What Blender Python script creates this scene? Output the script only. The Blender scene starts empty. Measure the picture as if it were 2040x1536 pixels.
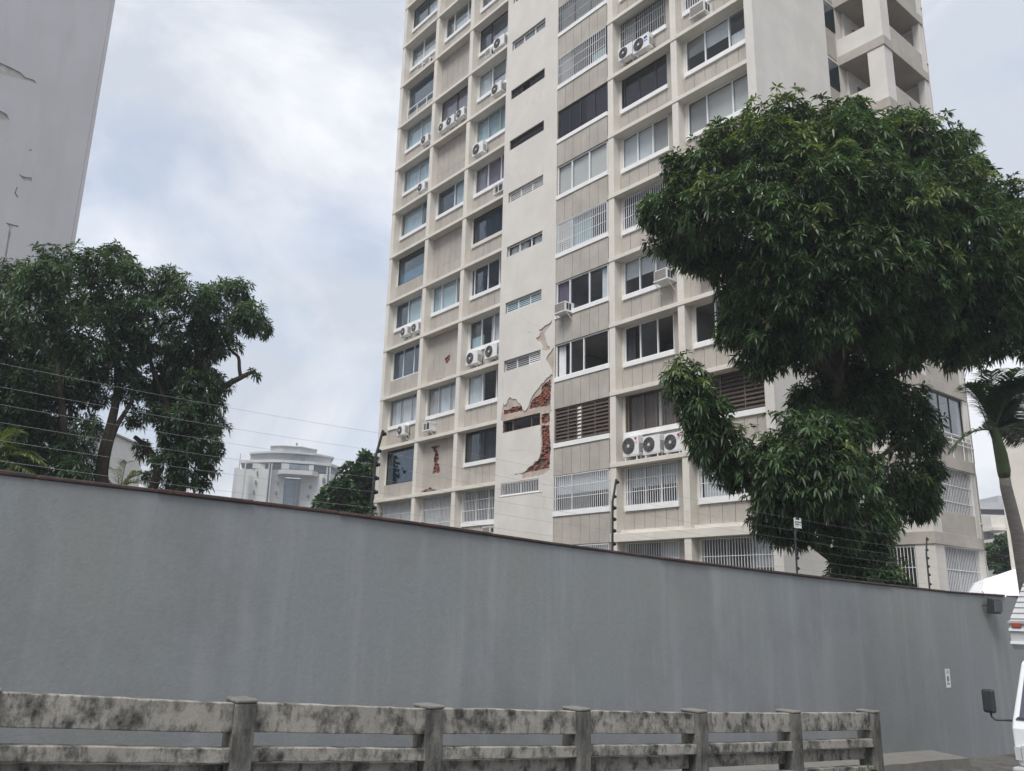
import bpy, bmesh, math, random
import numpy as np
from mathutils import Matrix, Vector
random.seed(7); RNG = np.random.default_rng(11)
S = bpy.context.scene; COL = S.collection

# ------------------------------------------------------------------ camera
EYE = 2.3
F_PX, YAW, PITCH, ROLL = 1686.1, -0.8832, 0.2570, 0.0236
def _axes():
    cy, sy = math.cos(YAW), math.sin(YAW)
    d = np.array([sy*math.cos(PITCH), cy*math.cos(PITCH), math.sin(PITCH)])
    r = np.array([cy, -sy, 0.0]); u = np.cross(r, d)
    return math.cos(ROLL)*r+math.sin(ROLL)*u, -math.sin(ROLL)*r+math.cos(ROLL)*u, d
AR, AU, AD = _axes()
CAM = np.array([0, 0, EYE])
cam_d = bpy.data.cameras.new('camera'); cam = bpy.data.objects.new('camera', cam_d); COL.objects.link(cam)
cam_d.sensor_fit = 'HORIZONTAL'; cam_d.sensor_width = 36; cam_d.lens = F_PX/2040*36
cam_d.clip_start = 0.1; cam_d.clip_end = 3000
m = Matrix.Identity(4)
for i in range(3):
    m[i][0], m[i][1], m[i][2], m[i][3] = AR[i], AU[i], -AD[i], CAM[i]
cam.matrix_world = m
S.camera = cam
# ------------------------------------------------------------------ sky, sun, exposure
SUN_EL, SUN_AZ = math.radians(58), math.radians(156)      # azimuth clockwise from +y
W = bpy.data.worlds.new('World'); S.world = W; W.use_nodes = True
nt = W.node_tree; nt.nodes.clear(); N = nt.nodes.new; L = nt.links.new
out = N('ShaderNodeOutputWorld'); bg = N('ShaderNodeBackground'); bg.inputs['Strength'].default_value = 0.1
sky = N('ShaderNodeTexSky'); sky.sky_type = 'NISHITA'; sky.sun_disc = False
sky.sun_elevation = SUN_EL; sky.sun_rotation = SUN_AZ; sky.dust_density = 2.5
tc = N('ShaderNodeTexCoord'); mp = N('ShaderNodeMapping'); mp.inputs['Scale'].default_value = (1, 1, 1.7)
mp.inputs['Location'].default_value = (3.3, 1.2, 0.4)
n1 = N('ShaderNodeTexNoise'); n1.inputs['Scale'].default_value = 2.3; n1.inputs['Detail'].default_value = 9; n1.inputs['Roughness'].default_value = 0.60; n1.inputs['Distortion'].default_value = 0.5
n2 = N('ShaderNodeTexNoise'); n2.inputs['Scale'].default_value = 3.1; n2.inputs['Detail'].default_value = 6; n2.inputs['Roughness'].default_value = 0.5
r1 = N('ShaderNodeValToRGB'); e = r1.color_ramp.elements
e[0].position = 0.40; e[0].color = (2.95, 3.17, 3.55, 1); e[1].position = 0.57; e[1].color = (4.6, 4.65, 4.8, 1)
r2 = N('ShaderNodeValToRGB'); e = r2.color_ramp.elements
e[0].position = 0.34; e[0].color = (0.66, 0.66, 0.66, 1); e[1].position = 0.48; e[1].color = (0.97, 0.97, 0.97, 1)
mx = N('ShaderNodeMixRGB')
L(tc.outputs['Generated'], mp.inputs['Vector']); L(mp.outputs['Vector'], n1.inputs['Vector']); L(mp.outputs['Vector'], n2.inputs['Vector'])
L(n1.outputs['Fac'], r1.inputs['Fac']); L(n2.outputs['Fac'], r2.inputs['Fac'])
L(r2.outputs['Color'], mx.inputs['Fac']); L(sky.outputs['Color'], mx.inputs['Color1']); L(r1.outputs['Color'], mx.inputs['Color2'])
L(mx.outputs['Color'], bg.inputs['Color']); L(bg.outputs['Background'], out.inputs['Surface'])
sun_d = bpy.data.lights.new('sun', 'SUN'); sun_d.energy = 1.5; sun_d.angle = math.radians(24); sun_d.color = (1, 0.98, 0.95)
sun = bpy.data.objects.new('sun', sun_d); COL.objects.link(sun)
sd = Vector((math.sin(SUN_AZ)*math.cos(SUN_EL), math.cos(SUN_AZ)*math.cos(SUN_EL), math.sin(SUN_EL)))
sun.rotation_euler = sd.to_track_quat('Z', 'Y').to_euler(); sun.location = (0, 0, 80)
S.view_settings.view_transform = 'Standard'; S.view_settings.look = 'None'
S.view_settings.gamma = 1; S.view_settings.exposure = 1.2

# ------------------------------------------------------------------ pixel helpers (photo pixels 2040 x 1536)
X0, Y0, ZL = -39.375, 23.218, 2.4437+EYE     # front plane of the apartment block, lowest slab edge
H = 2.8
def ray(x, y): return AD+AR*((x-1020)/F_PX)-AU*((y-768)/F_PX)
def P(x, y, z): return CAM+ray(x, y)*z                         # point at optical depth z
def fac(x, y, d=0.0):                                          # pixel -> (u, z) on the facade plane pushed back by d
    r = ray(x, y); t = (Y0+d)/r[1]; return r[0]*t-X0, r[2]*t+EYE-ZL
def lat(x, y, xx):                                             # pixel -> (depth behind facade, z) on the plane world-x = xx
    r = ray(x, y); t = xx/r[0]; return r[1]*t-Y0, r[2]*t+EYE-ZL
DS = np.array([0.05194, 0.99865, 0.0]); DN = np.array([-0.99865, 0.05194, 0.0])   # street direction, away from the street
def street(x, y, perp):
    r = ray(x, y); t = perp/(r@DN); q = r*t; return q@DS, q[2]+EYE
def SP(s, perp, z): q = DS*s+DN*perp; return np.array([q[0], q[1], z])
def ground_z(s): return EYE-2.04-0.033*max(-25, min(60, s))

# ------------------------------------------------------------------ mesh helpers
ORG = {}
class MB:
    def __init__(s): s.v = []; s.f = []
    def box(s, x0, x1, y0, y1, z0, z1):
        b = len(s.v)
        s.v += [(x0,y0,z0),(x1,y0,z0),(x1,y1,z0),(x0,y1,z0),(x0,y0,z1),(x1,y0,z1),(x1,y1,z1),(x0,y1,z1)]
        s.f += [tuple(b+i for i in q) for q in ((0,3,2,1),(4,5,6,7),(0,1,5,4),(1,2,6,5),(2,3,7,6),(3,0,4,7))]
        return s
    def obox(s, o, ax, ay, az):                                # corner o and three edge vectors
        o, ax, ay, az = (np.asarray(q, float) for q in (o, ax, ay, az)); b = len(s.v)
        for c in (o, o+ax, o+ax+ay, o+ay): s.v.append(tuple(c))
        for c in (o, o+ax, o+ax+ay, o+ay): s.v.append(tuple(c+az))
        fs = ((0,3,2,1),(4,5,6,7),(0,1,5,4),(1,2,6,5),(2,3,7,6),(3,0,4,7))
        if np.dot(np.cross(ax, ay), az) < 0: fs = tuple(tuple(reversed(q)) for q in fs)
        s.f += [tuple(b+i for i in q) for q in fs]
        return s
    def tube(s, pts, rad, n=8):
        pts = [np.asarray(p, float) for p in pts]
        if not hasattr(rad, '__len__'): rad = [rad]*len(pts)
        b = len(s.v); up = np.array([0, 0, 1.0]); prev = None
        for i, p in enumerate(pts):
            t = pts[min(i+1, len(pts)-1)]-pts[max(i-1, 0)]; t = t/(np.linalg.norm(t)+1e-9)
            if prev is None:
                a = np.cross(t, up if abs(t[2]) < .9 else np.array([1.0, 0, 0]))
            else: a = prev-t*(prev@t)
            a = a/(np.linalg.norm(a)+1e-9); prev = a; c = np.cross(t, a)
            for k in range(n):
                g = 2*math.pi*k/n; s.v.append(tuple(p+rad[i]*(math.cos(g)*a+math.sin(g)*c)))
        for i in range(len(pts)-1):
            for k in range(n):
                s.f.append((b+i*n+k, b+i*n+(k+1) % n, b+(i+1)*n+(k+1) % n, b+(i+1)*n+k))
        s.f.append(tuple(b+k for k in reversed(range(n)))); e_ = b+(len(pts)-1)*n
        s.f.append(tuple(e_+k for k in range(n)))
        return s
    def prism(s, poly, fn, d0, d1):                            # poly 2d, fn(a,b,d)->xyz
        b = len(s.v); n = len(poly)
        for d in (d0, d1):
            for p in poly: s.v.append(tuple(fn(p[0], p[1], d)))
        s.f.append(tuple(range(b, b+n))); s.f.append(tuple(reversed(range(b+n, b+2*n))))
        for i in range(n): s.f.append((b+(i+1) % n, b+i, b+n+i, b+n+(i+1) % n))
        return s
    def disc(s, c, a, b_, r, n=20, r0=0.0):
        c, a, b_ = (np.asarray(q, float) for q in (c, a, b_)); k0 = len(s.v)
        if r0 <= 0:
            for k in range(n):
                g = 2*math.pi*k/n; s.v.append(tuple(c+r*(math.cos(g)*a+math.sin(g)*b_)))
            s.f.append(tuple(range(k0, k0+n)))
        return s
    def grid(s, fn, nu, nv):
        b = len(s.v)
        for j in range(nv+1):
            for i in range(nu+1): s.v.append(tuple(fn(i/nu, j/nv)))
        for j in range(nv):
            for i in range(nu):
                q = b+j*(nu+1)+i; s.f.append((q, q+1, q+nu+2, q+nu+1))
        return s
    def mesh(s, name, mat, origin=(0, 0, 0), smooth=False, fix=True):
        me = bpy.data.meshes.new(name)
        o = np.asarray(origin, float)
        me.from_pydata([tuple(np.asarray(v)-o) for v in s.v], [], s.f)
        if fix:
            bm = bmesh.new(); bm.from_mesh(me); bmesh.ops.recalc_face_normals(bm, faces=bm.faces); bm.to_mesh(me); bm.free()
        if smooth:
            for p in me.polygons: p.use_smooth = True
        if mat: me.materials.append(M[mat])
        return me
    def build(s, name, mat, parent=None, smooth=False, bevel=0, loc=None):
        if parent is not None: o = ORG[parent]
        else: o = np.asarray(loc if loc is not None else np.mean(np.array(s.v), axis=0)*np.array([1, 1, 0])+np.array([0, 0, min(v[2] for v in s.v)]), float)
        ob = bpy.data.objects.new(name, s.mesh(name, mat, o, smooth)); COL.objects.link(ob)
        if parent is not None: ob.parent = parent
        else: ob.location = o
        ORG[ob] = o
        if bevel:
            md = ob.modifiers.new('bevel', 'BEVEL'); md.width = bevel; md.segments = 2; md.limit_method = 'ANGLE'
        return ob
def tag(o, label, cat, group=None):
    o['label'] = label; o['category'] = cat
    if group: o['group'] = group
    return o
def thing(name, label, cat, loc, group=None):
    o = bpy.data.objects.new(name, None); COL.objects.link(o); o.location = tuple(loc); o.empty_display_size = .2
    ORG[o] = np.asarray(loc, float); return tag(o, label, cat, group)
def struct(o, kind='structure'): o['kind'] = kind; return o
def inst(name, me, parent, loc, rot=None, scale=None):         # shares mesh data
    ob = bpy.data.objects.new(name, me); COL.objects.link(ob); ob.parent = parent
    ob.location = tuple(np.asarray(loc, float)-ORG[parent])
    if rot is not None: ob.rotation_euler = rot
    if scale is not None: ob.scale = scale
    ORG[ob] = np.asarray(loc, float); return ob
def layer(name, mat, outer, holes, fn, d0, d1, parent):        # flat sheet with real holes and thickness
    cu = bpy.data.curves.new(name, 'CURVE'); cu.dimensions = '2D'; cu.fill_mode = 'BOTH'; cu.extrude = abs(d1-d0)/2
    for pl in [outer]+holes:
        sp = cu.splines.new('POLY'); sp.points.add(len(pl)-1); sp.use_cyclic_u = True
        for q, p in zip(sp.points, pl): q.co = (p[0], p[1], 0, 1)
    to = bpy.data.objects.new(name+'_tmp', cu); COL.objects.link(to)
    dg = bpy.context.evaluated_depsgraph_get(); dg.update()
    me = bpy.data.meshes.new_from_object(to.evaluated_get(dg)); bpy.data.objects.remove(to); bpy.data.curves.remove(cu)
    mid = (d0+d1)/2; o = ORG[parent]
    for v in me.vertices: v.co = Vector(tuple(np.asarray(fn(v.co.x, v.co.y, mid+v.co.z), float)-o))
    bm = bmesh.new(); bm.from_mesh(me); bmesh.ops.remove_doubles(bm, verts=bm.verts, dist=1e-4)
    bmesh.ops.recalc_face_normals(bm, faces=bm.faces); bm.to_mesh(me); bm.free()
    me.name = name; me.materials.clear(); me.materials.append(M[mat])
    for p in me.polygons: p.use_smooth = False
    ob = bpy.data.objects.new(name, me); COL.objects.link(ob); ob.parent = parent; ORG[ob] = o
    return ob
def inside(p, poly):
    x, y = p; c = False; j = len(poly)-1
    for i in range(len(poly)):
        xi, yi = poly[i]; xj, yj = poly[j]
        if (yi > y) != (yj > y) and x < (xj-xi)*(y-yi)/(yj-yi)+xi: c = not c
        j = i
    return c
def roughen(poly, amp, step, seed):
    r = random.Random(seed); o = []
    for i in range(len(poly)):
        a, b = np.array(poly[i]), np.array(poly[(i+1) % len(poly)]); l = np.linalg.norm(b-a); n = max(1, int(l/step))
        for k in range(n):
            q = a+(b-a)*k/n
            if k: q = q+np.array([r.uniform(-amp, amp), r.uniform(-amp, amp)])
            o.append(tuple(q))
    return o

# ------------------------------------------------------------------ materials
M = {}
def mk(name, col, rough=.8, var=.12, scale=3.0, stretch=(1, 1, 1), bump=0.0, bscale=40, col2=None, lo=.4, hi=.65, metal=0, spec=.3, fine=0.0, fscale=60,
       stain=None, slo=.55, shi=.7, sscale=2.0, sstretch=(1, 1, 1), stain2=None, s2=(.5, .7, 2.0, (1, 1, 1)), bdist=.02):
    m = bpy.data.materials.new(name); m.use_nodes = True; t = m.node_tree; b = t.nodes['Principled BSDF']; n = t.nodes.new; l = t.links.new
    b.inputs['Roughness'].default_value = rough; b.inputs['Metallic'].default_value = metal; b.inputs['Specular IOR Level'].default_value = spec
    geo = n('ShaderNodeNewGeometry')
    def noise(sc, st, det=5, ro=.6):
        mp = n('ShaderNodeMapping'); mp.inputs['Scale'].default_value = st; l(geo.outputs['Position'], mp.inputs['Vector'])
        x = n('ShaderNodeTexNoise'); x.inputs['Scale'].default_value = sc; x.inputs['Detail'].default_value = det; x.inputs['Roughness'].default_value = ro
        l(mp.outputs['Vector'], x.inputs['Vector']); return x.outputs['Fac']
    def ramp(f, p0, c0, p1, c1):
        r = n('ShaderNodeValToRGB'); e = r.color_ramp.elements; e[0].position = p0; e[0].color = (*c0, 1); e[1].position = p1; e[1].color = (*c1, 1)
        l(f, r.inputs['Fac']); return r.outputs['Color']
    c = np.array(col); c2 = np.array(col2) if col2 is not None else c*(1-var*2)
    cur = ramp(noise(scale, stretch), lo, tuple(c2) if col2 is not None else tuple(c*(1-var)), hi, tuple(c if col2 is not None else c*(1+var)))
    if fine:
        f = ramp(noise(fscale, (1, 1, 1), 3, .7), .3, (1-fine,)*3, .7, (1+fine,)*3)
        mm = n('ShaderNodeMixRGB'); mm.blend_type = 'MULTIPLY'; mm.inputs['Fac'].default_value = 1; l(cur, mm.inputs['Color1']); l(f, mm.inputs['Color2']); cur = mm.outputs['Color']
    if stain is not None:
        f = ramp(noise(sscale, sstretch, 6, .65), slo, (0, 0, 0), shi, (1, 1, 1))
        mm = n('ShaderNodeMixRGB'); l(f, mm.inputs['Fac']); l(cur, mm.inputs['Color1']); mm.inputs['Color2'].default_value = (*stain, 1); cur = mm.outputs['Color']
    if stain2 is not None:
        f = ramp(noise(s2[2], s2[3], 6, .7), s2[0], (0, 0, 0), s2[1], (1, 1, 1))
        mm = n('ShaderNodeMixRGB'); l(f, mm.inputs['Fac']); l(cur, mm.inputs['Color1']); mm.inputs['Color2'].default_value = (*stain2, 1); cur = mm.outputs['Color']
    l(cur, b.inputs['Base Color'])
    if bump:
        bp = n('ShaderNodeBump'); bp.inputs['Strength'].default_value = bump; bp.inputs['Distance'].default_value = bdist
        l(noise(bscale, (1, 1, 1), 4, .6), bp.inputs['Height']); l(bp.outputs['Normal'], b.inputs['Normal'])
    M[name] = m; return m
mk('cream', (.64, .605, .55), .85, .05, 1.1, bump=.25, bscale=18, fine=.05, fscale=25, stain=(.50, .46, .40), slo=.60, shi=.85, sscale=1.6, sstretch=(2.2, 2.2, .35))
mk('strip_paint', (.62, .595, .56), .85, .05, .8, bump=.3, bscale=14, fine=.04, fscale=30, stain=(.50, .48, .45), slo=.62, shi=.85, sscale=1.2, sstretch=(1.5, 1.5, .5))
mk('panel', (.42, .388, .35), .9, .09, .9, bump=.6, bscale=70, fine=.22, fscale=55, stain=(.36, .32, .28), slo=.55, shi=.8, sscale=1.4, sstretch=(2, 2, .5))
mk('grout', (.17, .155, .14), .95)
mk('base_coat', (.46, .40, .345), .95, .15, 2.2, bump=.7, bscale=25, fine=.12, stain=(.44, .30, .25), slo=.5, shi=.7, sscale=3)
mk('brick', (.27, .095, .07), .95, .35, 5, bump=.8, bscale=30, fine=.2, fscale=40, stain=(.30, .22, .19), slo=.55, shi=.72, sscale=7)
mk('mortar', (.13, .095, .08), .95, .2, 6, bump=.8, bscale=30)  # mortar, darkened so its colour carries the shade of the cavities between bricks
mk('white_paint', (.78, .78, .78), .6, .04, 3, bump=.1, fine=.03)
mk('white_metal', (.74, .75, .76), .4, .04, 4, spec=.5)
mk('aluminium', (.52, .53, .54), .38, .05, 5, metal=.5, spec=.5)
mk('brown_frame', (.14, .105, .085), .5, .1, 4, spec=.4)
mk('black_frame', (.03, .032, .036), .4, .1, 4, spec=.5)
mk('room', (.34, .33, .32), .9, .08, 1)
mk('dark_room', (.08, .08, .085), .9, .1, 1)
mk('curtain_white', (.66, .67, .68), .9, .05, 2)
mk('curtain_blue', (.42, .54, .58), .9, .06, 2)
mk('curtain_purple', (.24, .20, .26), .9, .08, 2)
mk('curtain_dark', (.055, .058, .07), .9, .1, 2)
mk('curtain_brown', (.16, .125, .11), .9, .1, 2)
mk('blind', (.60, .58, .55), .7, .03, 2)
mk('wood', (.085, .063, .053), .55, .2, 4, stretch=(1, 1, 8), spec=.4)
mk('shutter_purple', (.17, .12, .18), .7, .12, 4)
mk('ac_white', (.70, .71, .72), .5, .05, 5, spec=.4, stain=(.50, .49, .47), slo=.62, shi=.8, sscale=6)
mk('ac_dark', (.05, .052, .056), .6, .15, 30, fine=.3, fscale=80)
mk('ac_coil', (.23, .215, .20), .7, .12, 10, fine=.3, fscale=90)
mk('ac_hub', (.5, .51, .52), .5, .03)
mk('logo_red', (.48, .02, .06), .5, .02); mk('logo_grey', (.22, .22, .24), .5, .02); mk('logo_blue', (.05, .09, .3), .5, .02)
mk('grey_wall', (.230, .246, .256), .9, .0, .35, bump=.15, bscale=30, fine=.05, fscale=18, col2=(.232, .246, .240), lo=.4, hi=.6, stain=(.29, .305, .314), slo=.48, shi=.80, sscale=1.5, sstretch=(2.2, 2.2, .16), stain2=(.18, .19, .192), s2=(.50, .80, .55, (1, 1, .8)))
mk('coping', (.085, .05, .045), .9, .2, 4, bump=.5, stain=(.045, .04, .04), slo=.45, shi=.6, sscale=3)
mk('fence_conc', (.31, .29, .258), .95, .12, 2.2, bump=.4, bscale=45, bdist=.004, fine=.14, fscale=60, stain=(.042, .042, .038), slo=.47, shi=.64, sscale=3.4, sstretch=(1.5, 1.5, 1.3), stain2=(.06, .06, .054), s2=(.52, .70, 3.0, (5, 5, 2.0)))
mk('fence_post', (.165, .158, .142), .95, .12, 4, bump=.5, bscale=40, bdist=.006, fine=.18, fscale=40, stain=(.04, .04, .038), slo=.42, shi=.66, sscale=3.0, sstretch=(2, 2, .8), stain2=(.035, .035, .033), s2=(.55, .7, 2.6, (9, 9, .8)))
mk('kerb', (.20, .19, .175), .95, .12, 3, bump=.3, bdist=.006, fine=.15, stain=(.11, .105, .095), slo=.45, shi=.75, sscale=3)
mk('asphalt', (.065, .065, .066), .95, .15, 1.3, bump=.8, bscale=90, fine=.3, fscale=70)
mk('pavement', (.12, .115, .105), .95, .15, 2, bump=.5, fine=.2, stain=(.06, .055, .045), slo=.45, shi=.62, sscale=2.2)
mk('soil', (.10, .085, .06), .95, .2, 2)
mk('bark', (.085, .07, .055), .95, .25, 5, stretch=(1, 1, .35), bump=1, bscale=22, fine=.2)
mk('palm_trunk', (.23, .215, .195), .9, .15, 5, stretch=(.6, .6, 5), bump=.5, fine=.15)
mk('crownshaft', (.075, .105, .045), .6, .15, 3, spec=.4)
mk('dark_metal', (.035, .036, .038), .6, .2, 12, bump=.3)
mk('wire', (.36, .37, .38), .5, .05, metal=.6)
mk('insulator', (.02, .02, .022), .5, .1)
mk('sign_white', (.75, .75, .74), .6, .05, 8); mk('sign_black', (.03, .03, .03), .6, .1)
mk('truck_white', (.74, .75, .76), .35, .03, 2, spec=.5); mk('box_grey', (.45, .45, .455), .6, .08, 3, spec=.4, stain=(.33, .33, .33), slo=.5, shi=.75, sscale=3); mk('truck_grey', (.38, .39, .40), .5, .08, 3, spec=.5)
mk('rubber', (.022, .022, .024), .7, .1, 10); mk('plastic_black', (.03, .031, .034), .5, .1, 10, spec=.5)
mk('lamp_red', (.30, .065, .045), .3, .08, 20, spec=.5); mk('lamp_clear', (.55, .56, .57), .15, .05, 20, spec=.8)
mk('tower_paint', (.42, .425, .455), .9, .04, .3, bump=.2, bscale=8, stain=(.38, .38, .40), slo=.5, shi=.75, sscale=.7, sstretch=(1.5, 1.5, .3))
mk('tower_core', (.40, .39, .39), .95, .2, 2, bump=.6)
mk('far_conc', (.46, .46, .45), .9, .06, .25, stain=(.42, .44, .46), slo=.5, shi=.75, sscale=.4, sstretch=(1.5, 1.5, .2)); mk('far_band', (.40, .41, .43), .9, .08, .3)
mk('far_glass', (.14, .20, .27), .15, .1, .3, spec=.6); mk('far_dark', (.10, .11, .12), .5, .1, 1)
mk('tent', (.80, .81, .83), .7, .02, 1)
mk('litter', (.6, .58, .55), .8, .2, 9)
def mk_glass(name, tint, refl, rough=.02):
    m = bpy.data.materials.new(name); m.use_nodes = True; t = m.node_tree; t.nodes.clear(); n = t.nodes.new; l = t.links.new
    o = n('ShaderNodeOutputMaterial'); mx = n('ShaderNodeMixShader'); tr = n('ShaderNodeBsdfTransparent'); gl = n('ShaderNodeBsdfGlossy')
    lw = n('ShaderNodeLayerWeight'); lw.inputs['Blend'].default_value = .5; pw = n('ShaderNodeMath'); pw.operation = 'POWER'; pw.inputs[1].default_value = 3.5; l(lw.outputs['Facing'], pw.inputs[0]); ma = n('ShaderNodeMath'); ma.operation = 'MULTIPLY_ADD'
    ma.inputs[1].default_value = .7; ma.inputs[2].default_value = refl; ma.use_clamp = True
    no = n('ShaderNodeTexNoise'); no.inputs['Scale'].default_value = .8; bp = n('ShaderNodeBump'); bp.inputs['Strength'].default_value = .06; bp.inputs['Distance'].default_value = .1
    ge = n('ShaderNodeNewGeometry'); l(ge.outputs['Position'], no.inputs['Vector']); l(no.outputs['Fac'], bp.inputs['Height']); l(bp.outputs['Normal'], gl.inputs['Normal'])
    tr.inputs['Color'].default_value = (*tint, 1); gl.inputs['Roughness'].default_value = rough; gl.inputs['Color'].default_value = (.93, .96, 1, 1)
    l(pw.outputs[0], ma.inputs[0]); l(ma.outputs[0], mx.inputs['Fac']); l(tr.outputs[0], mx.inputs[1]); l(gl.outputs[0], mx.inputs[2]); l(mx.outputs[0], o.inputs['Surface'])
    M[name] = m
mk_glass('glass', (.93, .95, .96), .025); mk_glass('glass_blue', (.62, .74, .82), .05); mk_glass('glass_tint', (.5, .5, .55), .08)
def mk_leaf(name, rough=.42, trans=.22):
    m = bpy.data.materials.new(name); m.use_nodes = True; t = m.node_tree; b = t.nodes['Principled BSDF']; n = t.nodes.new; l = t.links.new
    a = n('ShaderNodeVertexColor'); a.layer_name = 'leaf'
    b.inputs['Roughness'].default_value = rough; b.inputs['Specular IOR Level'].default_value = .38
    l(a.outputs['Color'], b.inputs['Base Color'])
    tl = n('ShaderNodeBsdfTranslucent'); g = n('ShaderNodeMixRGB'); g.blend_type = 'MULTIPLY'; g.inputs['Fac'].default_value = 1; g.inputs['Color2'].default_value = (1.5, 1.7, .5, 1)
    l(a.outputs['Color'], g.inputs['Color1']); l(g.outputs['Color'], tl.inputs['Color'])
    mx = n('ShaderNodeMixShader'); mx.inputs['Fac'].default_value = trans; o = t.nodes['Material Output']
    l(b.outputs[0], mx.inputs[1]); l(tl.outputs[0], mx.inputs[2]); l(mx.outputs[0], o.inputs['Surface']); M[name] = m
mk_leaf('leaf', .43, .24); mk_leaf('frond', .5, .2)

# ------------------------------------------------------------------ ground, road, pavement
def gfn(a, b):
    pr = -250+700*a; s = -300+900*b
    return None
g = MB(); ss = [-400, -60, -25, -10, 0, 10, 20, 40, 60, 150, 700]; ps = [-400, -60, 0, 4, 6.4, 9.2, 12, 60, 700]
for j, s_ in enumerate(ss):
    for i, p_ in enumerate(ps): g.v.append(tuple(SP(s_, p_, ground_z(s_)+(0.35 if p_ <= 0 else 0)-.02)))
for j in range(len(ss)-1):
    for i in range(len(ps)-1):
        q = j*len(ps)+i; g.f.append((q, q+1, q+len(ps)+1, q+len(ps)))
struct(g.build('ground', 'soil', loc=(0, 0, 0)))
def strip_sheet(p0, p1, dz, s0, s1, step=2.0):
    b = MB(); n = int((s1-s0)/step)
    b.grid(lambda a, c: SP(s0+(s1-s0)*a, p0+(p1-p0)*c, ground_z(s0+(s1-s0)*a)+dz+(.35*(1-max(0, min(1, (p0+(p1-p0)*c)/4))) if p0 < 4 else 0)), n, 6); return b
struct(strip_sheet(-4, 6.45, .0, -25, 60).build('road', 'asphalt', loc=(0, 0, 0)))
def slab_path(p0, p1, z0, z1, s0, s1, zf=ground_z):
    b = MB()
    b.obox(SP(s0, p0, zf(s0)+z0), SP(s1, p0, zf(s1))-SP(s0, p0, zf(s0)), DN*(p1-p0), (0, 0, z1-z0)); return b
struct(slab_path(6.62, 8.65, -.1, .06, -22, 58).build('pavement', 'pavement', loc=(0, 0, 0)))
struct(slab_path(6.47, 6.62, -.1, .09, -22, 58).build('kerb', 'kerb', loc=(0, 0, 0), bevel=.015))
# ------------------------------------------------------------------ perimeter wall
WP = 8.65
top_px = [(0, 935), (372, 979), (744, 1025), (1100, 1078), (1350, 1112), (1600, 1143), (1880, 1175), (2040, 1187)]
tops = [street(x, y, WP) for x, y in top_px]
tops = [(-22, tops[0][1]+.03*(22+tops[0][0]))]+tops+[(34, tops[-1][1]-.02*(34-tops[-1][0]))]
def wall_top(s):
    for (a, za), (b, zb) in zip(tops, tops[1:]):
        if a <= s <= b: return za+(zb-za)*(s-a)/(b-a)
    return tops[-1][1]
wall = thing('perimeter_wall', 'long grey painted rendered boundary wall streaked with pale drips, dark coping', 'wall', SP(6, WP, ground_z(6)))
w = MB(); nS = 112
for side in (0, 1):
    pass
def wfn(pp):
    def f(a, c):
        s = -22+56*a; zb = ground_z(s)-.3; zt = wall_top(s)-.05; return SP(s, pp, zb+(zt-zb)*c)
    return f
w.grid(wfn(WP), nS, 6); w.grid(wfn(WP+.18), nS, 6)
w.grid(lambda a, c: SP(-22+56*a, WP+.18*c, wall_top(-22+56*a)-.05), nS, 1)
w.build('render_face', 'grey_wall', wall)
r_ = random.Random(3); s_ = -22.0
while s_ < 33.5:                                              # coping laid in pieces, some chipped
    l_ = min(r_.uniform(.95, 1.05), 34-s_); chip = 16.4 < s_ < 20 and r_.random() < .5
    a, b = s_+.006, s_+l_-.006
    if chip: b = a+l_*r_.uniform(.4, .75)
    th = .04+r_.uniform(-.005, .005); ov = .028+r_.uniform(-.01, .01)
    q = MB(); q.obox(SP(a, WP-ov, wall_top(a)-.05), SP(b, WP, wall_top(b))-SP(a, WP, wall_top(a)), DN*(.18+2*ov), (0, 0, th))
    q.build('coping', 'coping', wall, bevel=.012); s_ += l_
# low concrete ledge along the wall foot
ledge = MB(); 
ls = [-22+.5*i for i in range(77)]; r_ = random.Random(5)
for i, s_ in enumerate(ls):
    jz = r_.uniform(-.015, .015); jp = r_.uniform(-.02, .02)
    for pp, zz in ((7.95+jp, 0), (7.97+jp, .22+jz), (8.64, .26+jz*.5)): ledge.v.append(tuple(SP(s_, pp, ground_z(s_)+zz)))
for i in range(len(ls)-1):
    for k in range(2): q = i*3+k; ledge.f.append((q, q+1, q+4, q+3))
q = 3*(len(ls)-1); ledge.f.append((q, q+1, q+2))
struct(ledge.build('ledge', 'kerb', loc=(0, 0, 0)))
# ------------------------------------------------------------------ low concrete fence
FP = 6.9
fence = thing('concrete_fence', 'low weathered concrete post-and-rail fence blackened by mould beside the road', 'fence', SP(4, FP, ground_z(4)))
pz = {-3: -.28, -2: -.44, -1: -.60, 0: -.739, 1: -.863, 2: -.969, 3: -1.073, 4: -1.163, 5: -1.247}
ps_ = {t: 2.49+1.773*t for t in pz}
r_ = random.Random(9)
for t in pz:
    s_ = ps_[t]; zt = EYE+pz[t]; zb = ground_z(s_)-.15; tw = .165
    q = MB(); lean = r_.uniform(-.012, .012)
    q.obox(SP(s_, FP, zb), DS*tw, DN*.27, np.array([0, 0, zt-.035-zb])+DS*lean)
    q.build('post', 'fence_post', fence, bevel=.012)
    q = MB(); q.obox(SP(s_+lean-.004, FP-.004, zt-.0345), DS*(tw+.008), DN*.278, (0, 0, .03)); q.build('post_cap', 'kerb', fence, bevel=.012)
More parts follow.
